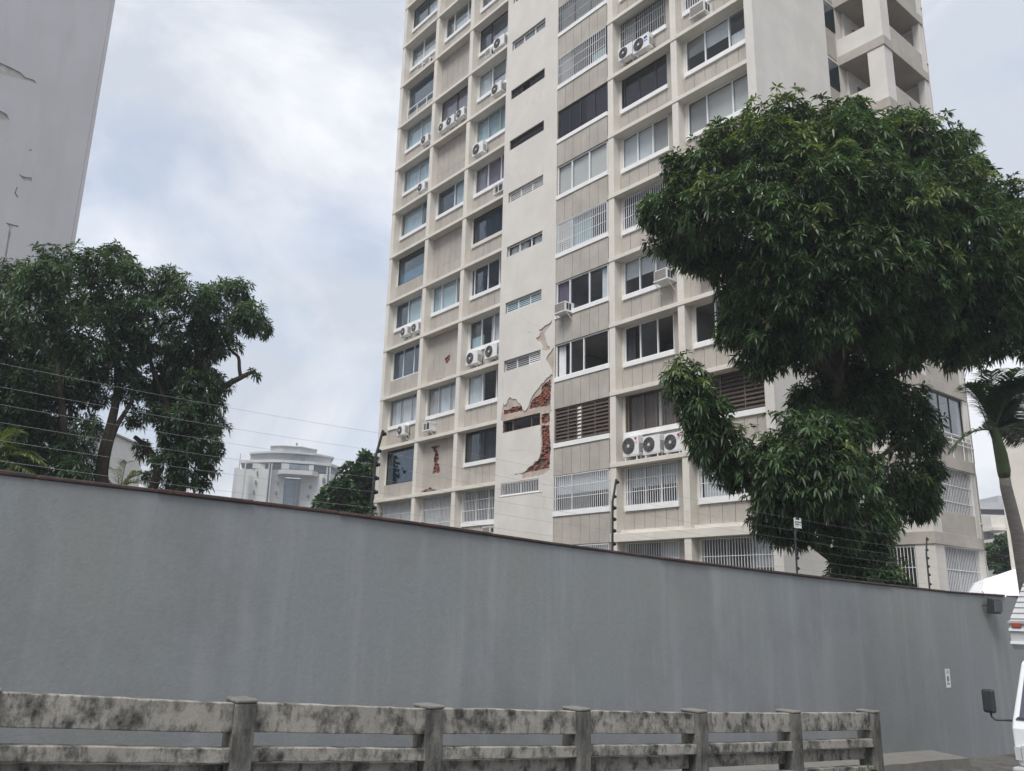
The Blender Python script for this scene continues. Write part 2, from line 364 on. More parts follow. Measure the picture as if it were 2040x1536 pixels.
for t in range(-3, 5):
    a = ps_[t]+.165; b = ps_[t+1]; za, zb = EYE+pz[t], EYE+pz[t+1]
    for z1, z0, p0, p1, nm in ((-.035, -.255, .055, .15, 'top_rail'), (-.365, -.47, .035, .15, 'middle_rail'), (-.50, -.635, .16, .26, 'back_rail'), (-.70, -1.15, .03, .16, 'bottom_rail')):
        q = MB(); n = 14
        jt = [r_.uniform(-.003, .003) for _ in range(n+1)]; jb = [r_.uniform(-.003, .003) for _ in range(n+1)]
        for i in range(n+1):
            s_ = a-.01+(b-a+.02)*i/n; zz = za+(zb-za)*i/n
            for pp, dz in ((p0, z0+jb[i]), (p0, z1+jt[i]), (p1, z1+jt[i]), (p1, z0+jb[i])): q.v.append(tuple(SP(s_, FP+pp, zz+dz)))
        for i in range(n):
            for k in range(4): q.f.append((i*4+k, i*4+(k+1) % 4, i*4+4+(k+1) % 4, i*4+4+k))
        q.f += [(0, 1, 2, 3), tuple(n*4+k for k in (3, 2, 1, 0))]
        q.build(nm, 'fence_conc', fence, bevel=.008)

# ------------------------------------------------------------------ apartment block
def FX(u, z, d): return np.array([X0+u, Y0+d, ZL+z])
bld = thing('apartment_building', 'tall cream apartment block with gridded recessed windows and earthquake-cracked stair strip', 'building', FX(12, -5.2, 5))
def fbox(u0, u1, z0, z1, d0, d1, b=None):
    b = b or MB(); b.box(X0+u0, X0+u1, Y0+d0, Y0+d1, ZL+z0, ZL+z1); return b
KT = 14                                                       # storeys above the barred row
BOT = -5.2
# slabs: thin projecting edges with real soffits, one per storey and side of the stair strip
for k in range(0, KT+1):
    hh = .30 if k == 0 else .165
    for (a, b) in ((-.3, 10.15), (17.11, 24.05)):
        fbox(a, b, H*k, H*k+hh, -.03, .62).build('floor_slab', 'cream', bld, bevel=.008)
    if k == 0: fbox(17.43, 24.04, .301, .44, .20, .40).build('slab_upstand', 'cream', bld)
    fbox(-.25, 24.05, H*k+.01, H*k+.15, .625, 3.2).build('room_floor', 'room', bld)
fbox(-.25, 24.05, -2.8+.0, -2.65, .625, 3.2).build('room_floor', 'room', bld)
fbox(-.3, 10.15, -2.8, -2.635, -.03, .62).build('floor_slab', 'cream', bld); fbox(17.11, 24.05, -2.8, -2.635, -.03, .62).build('floor_slab', 'cream', bld)
fbox(-.28, 24.05, BOT, -2.81, .0, .3).build('base_wall', 'cream', bld)
TOPZ = H*KT+.9
for a, b in ((-.3, 0), (3.36, 3.66), (6.78, 7.08), (17.11, 17.42), (20.57, 20.87)):
    fbox(a, b, BOT, TOPZ, 0, .615).build('pillar', 'cream', bld, bevel=.01)
for a in (0, 3.4, 6.85, 10.2, 13.75, 17.2, 20.65): fbox(a, a+.12, -2.8, TOPZ, .625, 3.2).build('partition', 'room', bld)
fbox(-.25, 24.05, BOT, TOPZ, 3.2, 3.4).build('corridor_wall', 'room', bld)
fbox(-.3, 24.0, BOT, TOPZ, 3.41, 14).build('rear_block', 'cream', bld)
fbox(-.3, -.02, BOT, TOPZ, .62, 3.40).build('end_wall', 'cream', bld)
fbox(24.05, 24.40, BOT, TOPZ, -.03, 5.17).build('side_wall', 'strip_paint', bld, bevel=.012)
fbox(-.3, 24.4, TOPZ+.002, TOPZ+.3, -.05, 14).build('roof', 'cream', bld)
# --- stair strip: render skin with its breaks, base coat behind, bricks behind that
SU0, SU1 = 10.15, 13.97
def dpx(pts, ox=980, oy=620, sc=4.042): return [fac(ox+a/sc, oy+b/sc, -.03) for a, b in pts]
C_MAIN = [(487,508),(440,545),(400,590),(360,640),(330,680),(310,725),(290,780),(270,805),(250,790),(240,760),(215,735),(205,715),(190,708),(165,705),(148,692),(130,715),(118,750),(100,758),(97,735),(88,780),(80,840),(74,880),
          (90,897),(88,985),(388,920),(394,932),(395,1000),(400,1060),(395,1130),(385,1180),(370,1205),(345,1215),(330,1240),(290,1265),(270,1290),(245,1303),(150,1322),(248,1312),(246,1348),(378,1328),(440,1300),(465,1275),(470,1200),(478,1100),(470,1000),(468,900),(470,820),(488,800),(476,785),(474,740),(480,640),(495,515)]
C_UP = [(487,72),(470,95),(425,120),(400,145),(380,155),(395,170),(385,200),(360,215),(362,235),(390,255),(410,280),(412,300),(407,316),(440,319),(470,313),(472,295),(450,275),(440,250),(437,215),(425,185),(445,155),(485,100)]
C_RT = [(500,292),(470,335),(442,375),(440,400),(457,430),(477,470),(489,503),(499,505),(503,400)]
C_LOW = [(388,1437),(398,1445),(400,1462),(412,1470),(398,1466),(386,1452)]
def clampu(pl): return [(min(max(u, SU0+.03), SU1-.03), z) for u, z in pl]
cm = clampu(roughen(dpx(C_MAIN), .024, .07, 1)); cu_ = clampu(roughen(dpx(C_UP), .022, .07, 2)); cr_ = clampu(roughen(dpx(C_RT), .018, .07, 3)); cl_ = dpx(C_LOW)
SW0, SW1, SZ0, SZ1 = 10.55, 13.06, 2.28, 2.81
def rect(u0, u1, z0, z1): return [(u0, z0), (u1, z0), (u1, z1), (u0, z1)]
wins = {k: rect(SW0, SW1, H*k+SZ0, H*k+SZ1) for k in range(-1, KT)}
outer = rect(SU0, SU1, BOT, TOPZ)
def crack(pts, w_, seed, conv=dpx):
    q = roughen(conv(pts), .02, .10, seed)[:-1]; q = q[:max(4, len(q)-max(1, int(len(q)*.0)))]
    line = []; r = random.Random(seed); c = conv(pts)
    for a, b in zip(c, c[1:]):
        n = max(2, int(math.dist(a, b)/.1))
        for k in range(n): line.append((a[0]+(b[0]-a[0])*k/n+r.uniform(-.02, .02), a[1]+(b[1]-a[1])*k/n+r.uniform(-.02, .02)))
    line.append(c[-1]); n = len(line); wd = [w_*(.25+.75*math.sin(math.pi*min(1, (k+.5)/n))) for k in range(n)]
    return [(p[0]-h*.5, p[1]+h*.5) for p, h in zip(line, wd)]+[(p[0]+h*.5, p[1]-h*.5) for p, h in reversed(list(zip(line, wd)))]
cracks = [crack(p_, w_, 90+i_) for i_, (p_, w_) in enumerate((([(408,425),(412,470),(425,505),(430,530)], .016), ([(300,90),(340,110),(395,128)], .012), ([(82,510),(92,560),(88,620),(94,690)], .014), ([(110,1110),(180,1122),(260,1118),(350,1128)], .008),
          ([(400,1360),(430,1400),(452,1440)], .014), ([(70,1530),(62,1600),(66,1680)], .01), ([(280,165),(320,175)], .014), ([(430,1480),(420,1560),(424,1620)], .012), ([(120,1400),(60,1440),(52,1500)], .008)))]
layer('render_skin', 'strip_paint', outer, [wins[k] for k in wins if k != 1]+[cm, cu_, cr_, cl_]+cracks, FX, -.055, -.022, bld)
B_POLY = [[(402,602),(472,548),(474,740),(440,762),(300,786),(310,738),(350,692),(394,660)], [(398,832),(466,816),(464,898),(400,904)],
          [(400,920),(464,914),(468,1000),(474,1100),(468,1200),(462,1262),(400,1273),(330,1292),(264,1296),(300,1262),(345,1226),(380,1192),(398,1130),(403,1050),(399,1000)],
          [(92,800),(150,786),(165,768),(238,762),(260,798),(190,811),(92,830)]]
bp = [clampu(roughen(dpx(p), .03, .08, 20+i)) for i, p in enumerate(B_POLY)]
layer('base_coat', 'base_coat', outer, [wins[k] for k in wins]+bp, FX, -.0215, .02, bld)
for a, b in ((SU0+.003, SW0-.002), (SW1+.002, SU1-.003)): fbox(a, b, BOT, TOPZ, .06, .3).build('mortar_wall', 'mortar', bld)
for k in range(-2, KT):
    z0 = H*k+SZ1+.002 if k > -2 else BOT; z1 = H*(k+1)+SZ0-.002
    fbox(SW0-.001, SW1+.001, z0, z1, .06, .3).build('mortar_wall', 'mortar', bld)
brick_me = []
for i in range(4):
    q = MB(); q.box(-.12, .12, -.03, .05, -.038, .038); me = q.mesh('brick', 'brick')
    r_ = random.Random(40+i)
    for v in me.vertices: v.co += Vector((r_.uniform(-.014, .014), r_.uniform(-.012, .012), r_.uniform(-.008, .008)))
    brick_me.append(me)
r_ = random.Random(12); nb = 0
def bricks(polys, z0, z1, u0, u1, dfront, keep=.8):
    global nb
    z = z0; row = 0
    while z < z1:
        u = u0+(.13 if row % 2 else 0)
        while u < u1:
            if any(inside((u+o, z), pl) for pl in polys for o in (-.09, .09)) and r_.random() < keep:
                inst('brick', brick_me[r_.randrange(4)], bld, FX(u, z, dfront+r_.uniform(-.012, .02)), (r_.uniform(-.05, .05), r_.uniform(-.03, .03), r_.uniform(-.06, .06)), (r_.uniform(.75, 1.02), 1, r_.uniform(.9, 1.02))); nb += 1
            u += .275
        z += .094; row += 1
bricks(bp, 1.2, 9.2, SU0+.1, SU1, .03)
# --- spandrel panels
panel_parts = []; panel_rest = MB()
def add_panels(u0, u1, z0, z1, d, prio, wdt=.515, joint=None):
    u = u0; segs = []
    while u < u1-.05:
        e_ = min(u+wdt, u1)
        if u1-e_ < .12: e_ = u1
        segs.append((u, e_)); u = e_
    zs = [(z0, z1)] if joint is None else [(z0, joint), (joint, z1)]
    for a, b in segs:
        for za, zb in zs: panel_parts.append((prio, a+.009, b-.009, za+.004, zb-.004, d))
BAYS = dict(L1=(0, 3.36), L2=(3.66, 6.78), L3=(7.08, 10.15), R1=(13.97, 17.11), R2=(17.42, 20.57), R3=(20.87, 24.05))
def curtain(u0, u1, z0, z1, d, mat, parent, seed, amp=.03, gather=(0, 1)):
    r = random.Random(seed); a, b = u0+(u1-u0)*gather[0], u0+(u1-u0)*gather[1]; n = max(8, int((b-a)/.03)); ph = r.uniform(0, 6); f1 = r.uniform(38, 52); f2 = r.uniform(11, 17)
    q = MB(); q.grid(lambda s, t: FX(a+(b-a)*s, z0+(z1-z0)*t, d+amp*math.sin(ph+f1*(a+(b-a)*s))+amp*.8*math.sin(f2*(a+(b-a)*s)+.3*t)), n, 2)
    return q.build('curtain', mat, parent, smooth=True)
def slats(u0, u1, z0, z1, d, mat, parent, pitch=.15, tilt=1.05, name='louvre', wd=.165):
    q = MB(); z = z0+pitch*.5
    while z < z1-.02:
        dy = math.cos(tilt)*wd/2; dz = math.sin(tilt)*wd/2
        q.obox(FX(u0, z-dz, d-dy), (u1-u0, 0, 0), (0, 2*dy, 2*dz), (0, -.006*math.sin(tilt), .006)); z += pitch
    return q.build(name, mat, parent)
def blind(u0, u1, z0, z1, d, parent, mat='blind'):
    q = MB(); n = int((z1-z0)/.045)
    for i in range(n):
        z = z0+(z1-z0)*i/n; q.v += [tuple(FX(u0, z, d)), tuple(FX(u1, z, d)), tuple(FX(u1, z+.05, d+.018)), tuple(FX(u0, z+.05, d+.018))]
        b = 4*i; q.f.append((b, b+1, b+2, b+3))
    return q.build('blind', mat, parent)
seedc = [100]
def grille(u0, u1, z0, z1, d, parent, mat='white_metal', pitch=.112, rails=(.02, .36, .68, .98), w_=.02, extra_grid=None):
    q = MB(); n = int(round((u1-u0)/pitch))
    for i in range(n+1):
        u = u0+(u1-u0)*i/n; q.box(X0+u-w_/2, X0+u+w_/2, Y0+d-w_/2, Y0+d+w_/2, ZL+z0, ZL+z1)
    for r in rails:
        z = z0+(z1-z0)*r; q.box(X0+u0, X0+u1, Y0+d-w_/2-.008, Y0+d-w_/2+.002, ZL+z-.011, ZL+z+.011)
    if extra_grid:
        ga, gb = extra_grid; z = z0
        while z < z1:
            q.box(X0+u0+(u1-u0)*ga, X0+u0+(u1-u0)*gb, Y0+d-w_/2-.006, Y0+d-w_/2+.003, ZL+z-.006, ZL+z+.006); z += .115
    return q.build('grille', mat, parent)
def window(u0, u1, z0, z1, d, panes, frame='white_metal', glass='glass', sill=True, gr=None, ft=.045, dark=False, sillmat='white_paint', grd=.07):
    q = MB()
    def fb(a, b, c, e_, dd=0): q.box(X0+a, X0+b, Y0+d+dd, Y0+d+.06+dd, ZL+c, ZL+e_)
    fb(u0, u1, z0, z0+ft); fb(u0, u1, z1-ft, z1); fb(u0, u0+ft, z0+ft, z1-ft); fb(u1-ft, u1, z0+ft, z1-ft)
    xs = []; tot = sum(p[0] for p in panes); u = u0+ft*.5
    for i, p in enumerate(panes):
        v = u+(u1-u0-ft)*p[0]/tot; xs.append((u, v, p[1]))
        if i < len(panes)-1: fb(v-ft*.6, v+ft*.6, z0+ft, z1-ft, .004 if i % 2 else -.004)
        u = v
    wn = q.build('window', frame, bld)
    if sill: fbox(u0-.03, u1+.05, z0-.195, z0-.003, d-.09, d+.12).build('sill', sillmat, wn, bevel=.008)
    for a, b, kind in xs:
        a += ft*.5; b -= ft*.5; seedc[0] += 1; sd_ = seedc[0]; c, e_ = z0+ft, z1-ft
        ks = kind.split('+'); g_ = glass
        for kk in ks:
            if kk.startswith('c:'): curtain(a-.03, b+.03, c, e_, d+.16, kk[2:], wn, sd_)
            elif kk.startswith('cl:'): curtain(a-.03, b+.03, c, e_, d+.16, kk[3:], wn, sd_, gather=(0, .5))
            elif kk.startswith('cr:'): curtain(a-.03, b+.03, c, e_, d+.16, kk[3:], wn, sd_, gather=(.55, 1))
            elif kk.startswith('cb:'): curtain(a-.03, b+.03, c, c+(e_-c)*.45, d+.16, kk[3:], wn, sd_, amp=.01)
            elif kk == 'b': blind(a-.02, b+.02, c, e_, d+.13, wn)
            elif kk == 'hb': blind(a-.02, b+.02, c+(e_-c)*.5, e_, d+.13, wn)
            elif kk.startswith('f:'): fbox(a-.03, b+.03, c, e_, d+.12, d+.125).build('roller_blind', kk[2:], wn)
            elif kk.startswith('hf:'): fbox(a-.03, b+.03, c+(e_-c)*.47, e_, d+.12, d+.125).build('roller_blind', kk[3:], wn)
            elif kk.startswith('l:'): slats(a, b, c, e_, d+.03, kk[2:], wn); g_ = None
            elif kk.startswith('ls:'): slats(a, b, c, e_, d+.03, kk[3:], wn, pitch=.088, wd=.085); g_ = None
            elif kk == 'o': g_ = None
            elif kk == 'gb': g_ = 'glass_blue'
            elif kk == 'gt': g_ = 'glass_tint'
        if g_: fbox(a-.004, b+.004, c-.004, e_+.004, d+.028, d+.034).build('pane', g_, wn)
    if gr: grille(u0+.02, u1-.02, z0-.01, z1-.01, d-grd, wn, **gr)
    return wn
def infill(bay, k, u1, prio, joint=None, z_sp=1.14, full=False):
    """recessed infill of one bay: backing, facing panels, plain cheek beside the window"""
    a, b = BAYS[bay]; d = .0 if bay == 'R1' else .40; zb = H*k; lo = .0 if bay == 'R1' else (.31 if k == 0 else .17)
    d0 = -.028 if bay == 'R1' else d
    top = 2.795 if full else z_sp
    if not (full and (bay, k) in CUT):
        fbox(a+.002, b-.002, zb+lo, zb+top, d0+.022, d0+.14).build('spandrel', 'grout', bld)
    if (bay, k) not in CUT: add_panels(a+.004, b-.004, zb+lo, zb+top, d0, prio, joint=(zb+1.05 if full else None))
    if not full and u1 < b-.06: fbox(u1+.003, b-.002, zb+z_sp+.003, zb+2.795, d, d+.14).build('cheek', 'cream' if bay != 'R2' else 'panel', bld)
CUT = {('L2', 1), ('L2', 3)}
WZ = 1.34
def bay_window(bay, k, panes, prio=1, u1=None, z0=WZ, **kw):
    a, b = BAYS[bay]; d = .02 if bay == 'R1' else .42
    if u1 is None: u1 = a+2.62 if bay == 'R2' else b-.05
    u0 = a+.012 if bay == 'R1' else a+.13
    if kw.get('sill', True): zs = z0-.195
    else: zs = z0
    infill(bay, k, u1, prio, z_sp=zs-.002)
    if bay != 'R1': fbox(a+.002, u0-.003, H*k+zs+.001, H*k+2.795, .40, .54).build('cheek', 'cream', bld)
    return window(u0, u1, H*k+z0, H*k+2.79, d, panes, **kw)
WG = dict(mat='white_metal'); DG = dict(mat='brown_frame', pitch=.105)
# barred rows
for bay in BAYS:
    bay_window(bay, -1, [(1, 'g'), (1, 'g'), (1, 'hf:curtain_white')] if bay[0] == 'R' else [(1, 'hb'), (1, 'g')], prio=9, frame='aluminium', gr=WG, z0=.9)
bay_window('L1', 0, [(1, 'c:curtain_white'), (1, 'c:curtain_white')], gr=WG, z0=.75, sill=False, frame='aluminium', prio=6)
bay_window('L2', 0, [(1, 'b'), (1, 'b')], gr=WG, z0=.75, sill=False, frame='aluminium', prio=6)
bay_window('L3', 0, [(1, 'c:curtain_dark'), (1, 'g'), (1, 'c:curtain_dark')], gr=WG, prio=4)
bay_window('R1', 0, [(1.0, 'hf:curtain_white'), (2.2, 'hf:curtain_white')], gr=WG)
bay_window('R2', 0, [(.2, 'g'), (1, 'hf:curtain_white'), (1, 'hf:curtain_white'), (1, 'hf:curtain_white')], gr=WG)
bay_window('R3', 0, [(1, 'c:curtain_white'), (1, 'g'), (1, 'g')], gr=WG)
# L1 upward
bay_window('L1', 1, [(1, 'gb+c:curtain_dark')], frame='black_frame', glass='glass_blue', sill=False, z0=.95, prio=5)
bay_window('L1', 2, [(1, 'c:curtain_white'), (1, 'c:curtain_white'), (1, 'c:curtain_white')], frame='aluminium', prio=5)
bay_window('L1', 3, [(1, 'gb'), (1, 'gb'), (1, 'gb')], sill=False, z0=1.15, prio=5)
bay_window('L1', 4, [(1, 'gb'), (1, 'f:curtain_blue'), (.5, 'gb')], prio=5)
bay_window('L1', 5, [(1, 'gb+cb:curtain_blue')], frame='black_frame', sill=False, z0=1.15, prio=5)
bay_window('L1', 6, [(2, 'c:curtain_blue'), (.5, 'gb'), (.5, 'gb')], frame='aluminium', prio=6)
bay_window('L1', 7, [(1, 'c:curtain_blue'), (1, 'c:curtain_blue')], frame='aluminium', prio=6)
bay_window('L1', 8, [(1, 'c:curtain_blue'), (1, 'c:curtain_blue')], frame='aluminium', prio=7)
bay_window('L1', 9, [(1, 'gb')], frame='aluminium', sill=False, z0=.9, prio=7)
bay_window('L1', 10, [(1, 'cb:curtain_white'), (1, 'cb:curtain_white'), (.4, 'g')], prio=7)
bay_window('L1', 11, [(1, 'gb'), (1, 'cb:curtain_blue')], frame='black_frame', prio=7)
# L2
for k in (5, 7, 9, 11, 13): infill('L2', k, 0, 5 if k < 8 else 7, full=True)
bay_window('L2', 2, [(1, 'b'), (1, 'c:curtain_white'), (1, 'c:curtain_white')], frame='aluminium', prio=4)
bay_window('L2', 4, [(1, 'f:curtain_blue'), (1.6, 'f:curtain_blue'), (1, 'g')], prio=5)
bay_window('L2', 6, [(1.2, 'gb'), (1, 'c:curtain_blue')], frame='white_metal', prio=6)
bay_window('L2', 8, [(1, 'c:curtain_purple'), (1, 'c:curtain_purple')], frame='black_frame', sill=False, z0=1.1, prio=7)
bay_window('L2', 10, [(1, 'g'), (1.6, 'cb:curtain_white'), (1, 'cb:curtain_white')], prio=7)
bay_window('L2', 12, [(1, 'g'), (1, 'g')], prio=9)
# L3
bay_window('L3', 1, [(1, 'c:curtain_dark'), (1, 'c:curtain_dark')], frame='black_frame', prio=3)
bay_window('L3', 2, [(1.1, 'f:curtain_white'), (1, 'g'), (.6, 'g')], prio=3)
bay_window('L3', 3, [(1, 'cb:curtain_blue'), (1, 'cr:curtain_white'), (1, 'c:curtain_white')], prio=4)
bay_window('L3', 4, [(.25, 'gb'), (1.2, 'gb'), (1, 'gb'), (.7, 'g')], prio=4)
bay_window('L3', 5, [(1, 'gb+c:curtain_dark')], frame='black_frame', glass='glass_blue', sillmat='cream', prio=5)
bay_window('L3', 6, [(1, 'c:curtain_purple'), (1, 'c:curtain_purple'), (.7, 'c:curtain_dark')], prio=5)
bay_window('L3', 7, [(1, 'c:curtain_blue'), (1, 'c:curtain_blue'), (1, 'c:curtain_blue')], frame='aluminium', prio=6)
bay_window('L3', 8, [(1, 'c:curtain_white'), (1, 'hb+cb:curtain_white'), (.5, 'g')], prio=6)
bay_window('L3', 9, [(1, 'gb'), (2, 'cb:curtain_white')], frame='black_frame', prio=7)
bay_window('L3', 10, [(1, 'g'), (1, 'cb:curtain_white'), (1, 'g')], prio=8)
# R1
bay_window('R1', 1, [(1, 'l:wood'), (.7, 'l:wood'), (.35, 'l:blind'), (1, 'l:wood'), (1, 'l:wood')], frame='brown_frame', prio=0)
bay_window('R1', 2, [(1.1, 'cl:curtain_white+o'), (1, 'g'), (1.8, 'o')], prio=0)
bay_window('R1', 3, [(.9, 'b+f:shutter_purple'), (1.3, 'g'), (1.2, 'cr:curtain_white')], prio=0)
bay_window('R1', 4, [(1, 'hb+ls:white_metal'), (2.3, 'cl:curtain_blue')], gr=WG, prio=1)
bay_window('R1', 5, [(1, 'f:blind'), (1.2, 'f:blind'), (1.2, 'f:blind')], prio=1)
bay_window('R1', 6, [(1, 'gt+f:curtain_purple'), (.9, 'gt+f:curtain_purple'), (1.2, 'gt+f:curtain_purple'), (1, 'gt+f:curtain_purple')], frame='black_frame', prio=2)
bay_window('R1', 7, [(1, 'b'), (1, 'g'), (1, 'cb:curtain_blue')], frame='black_frame', gr=dict(mat='white_metal', pitch=.13, extra_grid=(0, .28)), prio=2)
bay_window('R1', 8, [(1, 'b'), (1, 'b'), (1, 'b')], frame='black_frame', gr=dict(mat='aluminium', pitch=.13, extra_grid=(0, 1)), prio=3)
# R2
bay_window('R2', 1, [(.15, 'g'), (1, 'c:curtain_brown'), (.8, 'c:curtain_brown'), (.35, 'c:curtain_white'), (.8, 'c:curtain_brown'), (.5, 'g')], frame='brown_frame', prio=0, u1=20.4)
bay_window('R2', 2, [(1, 'cl:curtain_dark+o'), (1.1, 'g'), (1, 'o')], prio=0)
bay_window('R2', 3, [(1, 'hf:curtain_white'), (1, 'hf:curtain_white'), (1, 'b')], prio=1)
bay_window('R2', 4, [(1, 'gb'), (1, 'g')], gr=WG, prio=1, u1=20.4)
bay_window('R2', 5, [(1, 'f:curtain_white'), (1, 'f:curtain_white'), (1, 'b')], prio=1)
bay_window('R2', 6, [(.15, 'o'), (1, 'gt+cb:curtain_purple'), (1.1, 'gt+cb:curtain_purple'), (.7, 'gt+cb:curtain_purple')], frame='black_frame', prio=2)
bay_window('R2', 7, [(1, 'b'), (1, 'g'), (1, 'g')], frame='black_frame', gr=dict(mat='aluminium', pitch=.125), prio=2)
bay_window('R2', 8, [(1, 'g'), (1, 'g'), (1, 'b')], prio=4)
# R3
bay_window('R3', 1, [(1, 'l:wood'), (1, 'l:wood'), (1, 'l:wood')], frame='brown_frame', prio=0)
bay_window('R3', 2, [(1, 'o'), (1.3, 'g'), (1, 'f:curtain_white')], prio=0)
bay_window('R3', 3, [(1, 'b'), (1, 'b'), (1, 'b')], gr=WG, prio=1)
bay_window('R3', 4, [(1, 'b'), (1, 'g'), (1, 'b')], prio=3)
bay_window('R3', 5, [(1, 'b'), (1.3, 'f:blind'), (1, 'f:blind')], prio=1)
bay_window('R3', 6, [(1, 'hb+g'), (1.2, 'hf:curtain_white'), (1, 'cb:curtain_white')], prio=2)
bay_window('R3', 7, [(1, 'g'), (1, 'b'), (1, 'g')], gr=WG, prio=3)
# higher storeys (mostly above the frame)
for bay in BAYS:
    k0 = dict(L1=12, L2=14, L3=11, R1=9, R2=9, R3=8)[bay]
    for k in range(k0, KT):
        bay_window(bay, k, [(1, 'g'), (1, 'c:curtain_white'), (1, 'g')], prio=9)
# balcony rail of the window with the open bay
q = MB(); fb_ = lambda *a: fbox(*a, q)
fb_(.1, 3.3, H*9+1.22, H*9+1.26, .33, .37)
for i in range(4): fb_(.15+1.02*i, .19+1.02*i, H*9+.17, H*9+1.22, .335, .365)
q.build('railing', 'white_metal', bld)
# stair strip windows
STR = {-1: [(1, 'g')]*3, 0: [(1, 'g')]*2, 1: [(.5, 'o'), (1, 'g'), (.5, 'g')], 2: [(1, 'ls:aluminium'), (1, 'ls:aluminium'), (1, 'ls:white_metal')], 3: [(1, 'ls:curtain_blue')]*3,
       4: [(1, 'c:curtain_white'), (1, 'cl:curtain_white'), (1, 'c:curtain_white')], 5: [(1, 'ls:white_metal')]*3, 6: [(1, 'g')], 7: [(.7, 'cb:curtain_white'), (.5, 'o'), (1, 'cb:curtain_white')], 8: [(1, 'f:curtain_white')]*3}
for k in range(-1, KT):
    fr = 'brown_frame' if k in (1,) else ('black_frame' if k in (6, 7) else 'white_metal')
    window(SW0+.004, SW1-.004, H*k+SZ0+.004, H*k+SZ1-.004, .045, STR.get(k, [(1, 'g')]*3), frame=fr, sill=False, ft=.04, gr=dict(mat='white_metal', pitch=.105, rails=(.03, .97)) if k in (0, -1) else None, grd=.075)
fbox(SW0-.03, SW1+.2, H*0+SZ0-.07, H*0+SZ0-.01, -.075, -.0).build('conduit', 'white_paint', bld, bevel=.02)
# cut blind panels with broken-out brick
CUTPOLY = {('L2', 1): [[(535,640),(560,625),(612,617),(616,634),(583,646),(602,690),(610,740),(592,770),(610,800),(617,858),(550,876),(565,800),(560,730),(574,690),(553,652)], [(440,1035),(480,1022),(530,1000),(568,1016),(520,1020),(450,1046)]],
           ('L2', 3): None}
PX3 = [[(745,1090),(782,1058),(803,1058),(797,1100),(772,1142),(752,1140)], [(650,1318),(690,1298),(735,1285),(690,1315),(660,1328)]]
for (bay, k) in sorted(CUT):
    a, b = BAYS[bay]
    if k == 1: holes = [roughen([fac(740+x/4.5175, 750+y/4.5175, .4) for x, y in pl], .032, .06, 60+i) for i, pl in enumerate(CUTPOLY[(bay, k)])]
    else: holes = [roughen([fac(740+x/5.1, 500+y/5.1, .4) for x, y in pl], .025, .06, 70+i) for i, pl in enumerate(PX3)]
    zl, zh = H*k+.17, H*k+2.795; zc = lambda pl: [(u, min(max(z, zl+.02), zh-.02)) for u, z in pl]
    holes = [zc(h) for h in holes]
    # panel joints as real slots, except where they would meet the break
    slots = []
    for i in range(1, 6):
        u = a+.004+.515*i
        for z0, z1 in ((zl+.03, H*k+1.03), (H*k+1.07, zh-.03)):
            if any(min(p[0] for p in h)-.05 < u < max(p[0] for p in h)+.05 and not (z1 < min(p[1] for p in h)-.03 or z0 > max(p[1] for p in h)+.03) for h in holes): continue
            slots.append(rect(u-.006, u+.006, z0, z1))
    layer('panel_facing', 'panel', rect(a+.004, b-.004, zl, zh), holes+slots, FX, .40, .422, bld)
    fbox(a+.002, b-.002, zl, zh, .50, .6).build('spandrel', 'mortar', bld)
    bricks(holes, zl, zh, a, b, .455, .8)
# facing panels: the largest in view singly, the rest as one part
panel_parts.sort(key=lambda t: t[0])
pm = {}
for i, (pr, a, b, z0, z1, d) in enumerate(panel_parts):
    if i < 300:
        kx = (round(b-a, 3), round(z1-z0, 3))
        if kx not in pm: q_ = MB(); q_.box(-kx[0]/2, kx[0]/2, 0, .0215, -kx[1]/2, kx[1]/2); pm[kx] = q_.mesh('panel', 'panel')
        inst('panel', pm[kx], bld, FX((a+b)/2, (z0+z1)/2, d+random.uniform(-.004, .002)))
    else: fbox(a, b, z0, z1, d, d+.0215, panel_rest)
struct(panel_rest.build('upper_panels', 'panel', bld), 'stuff')
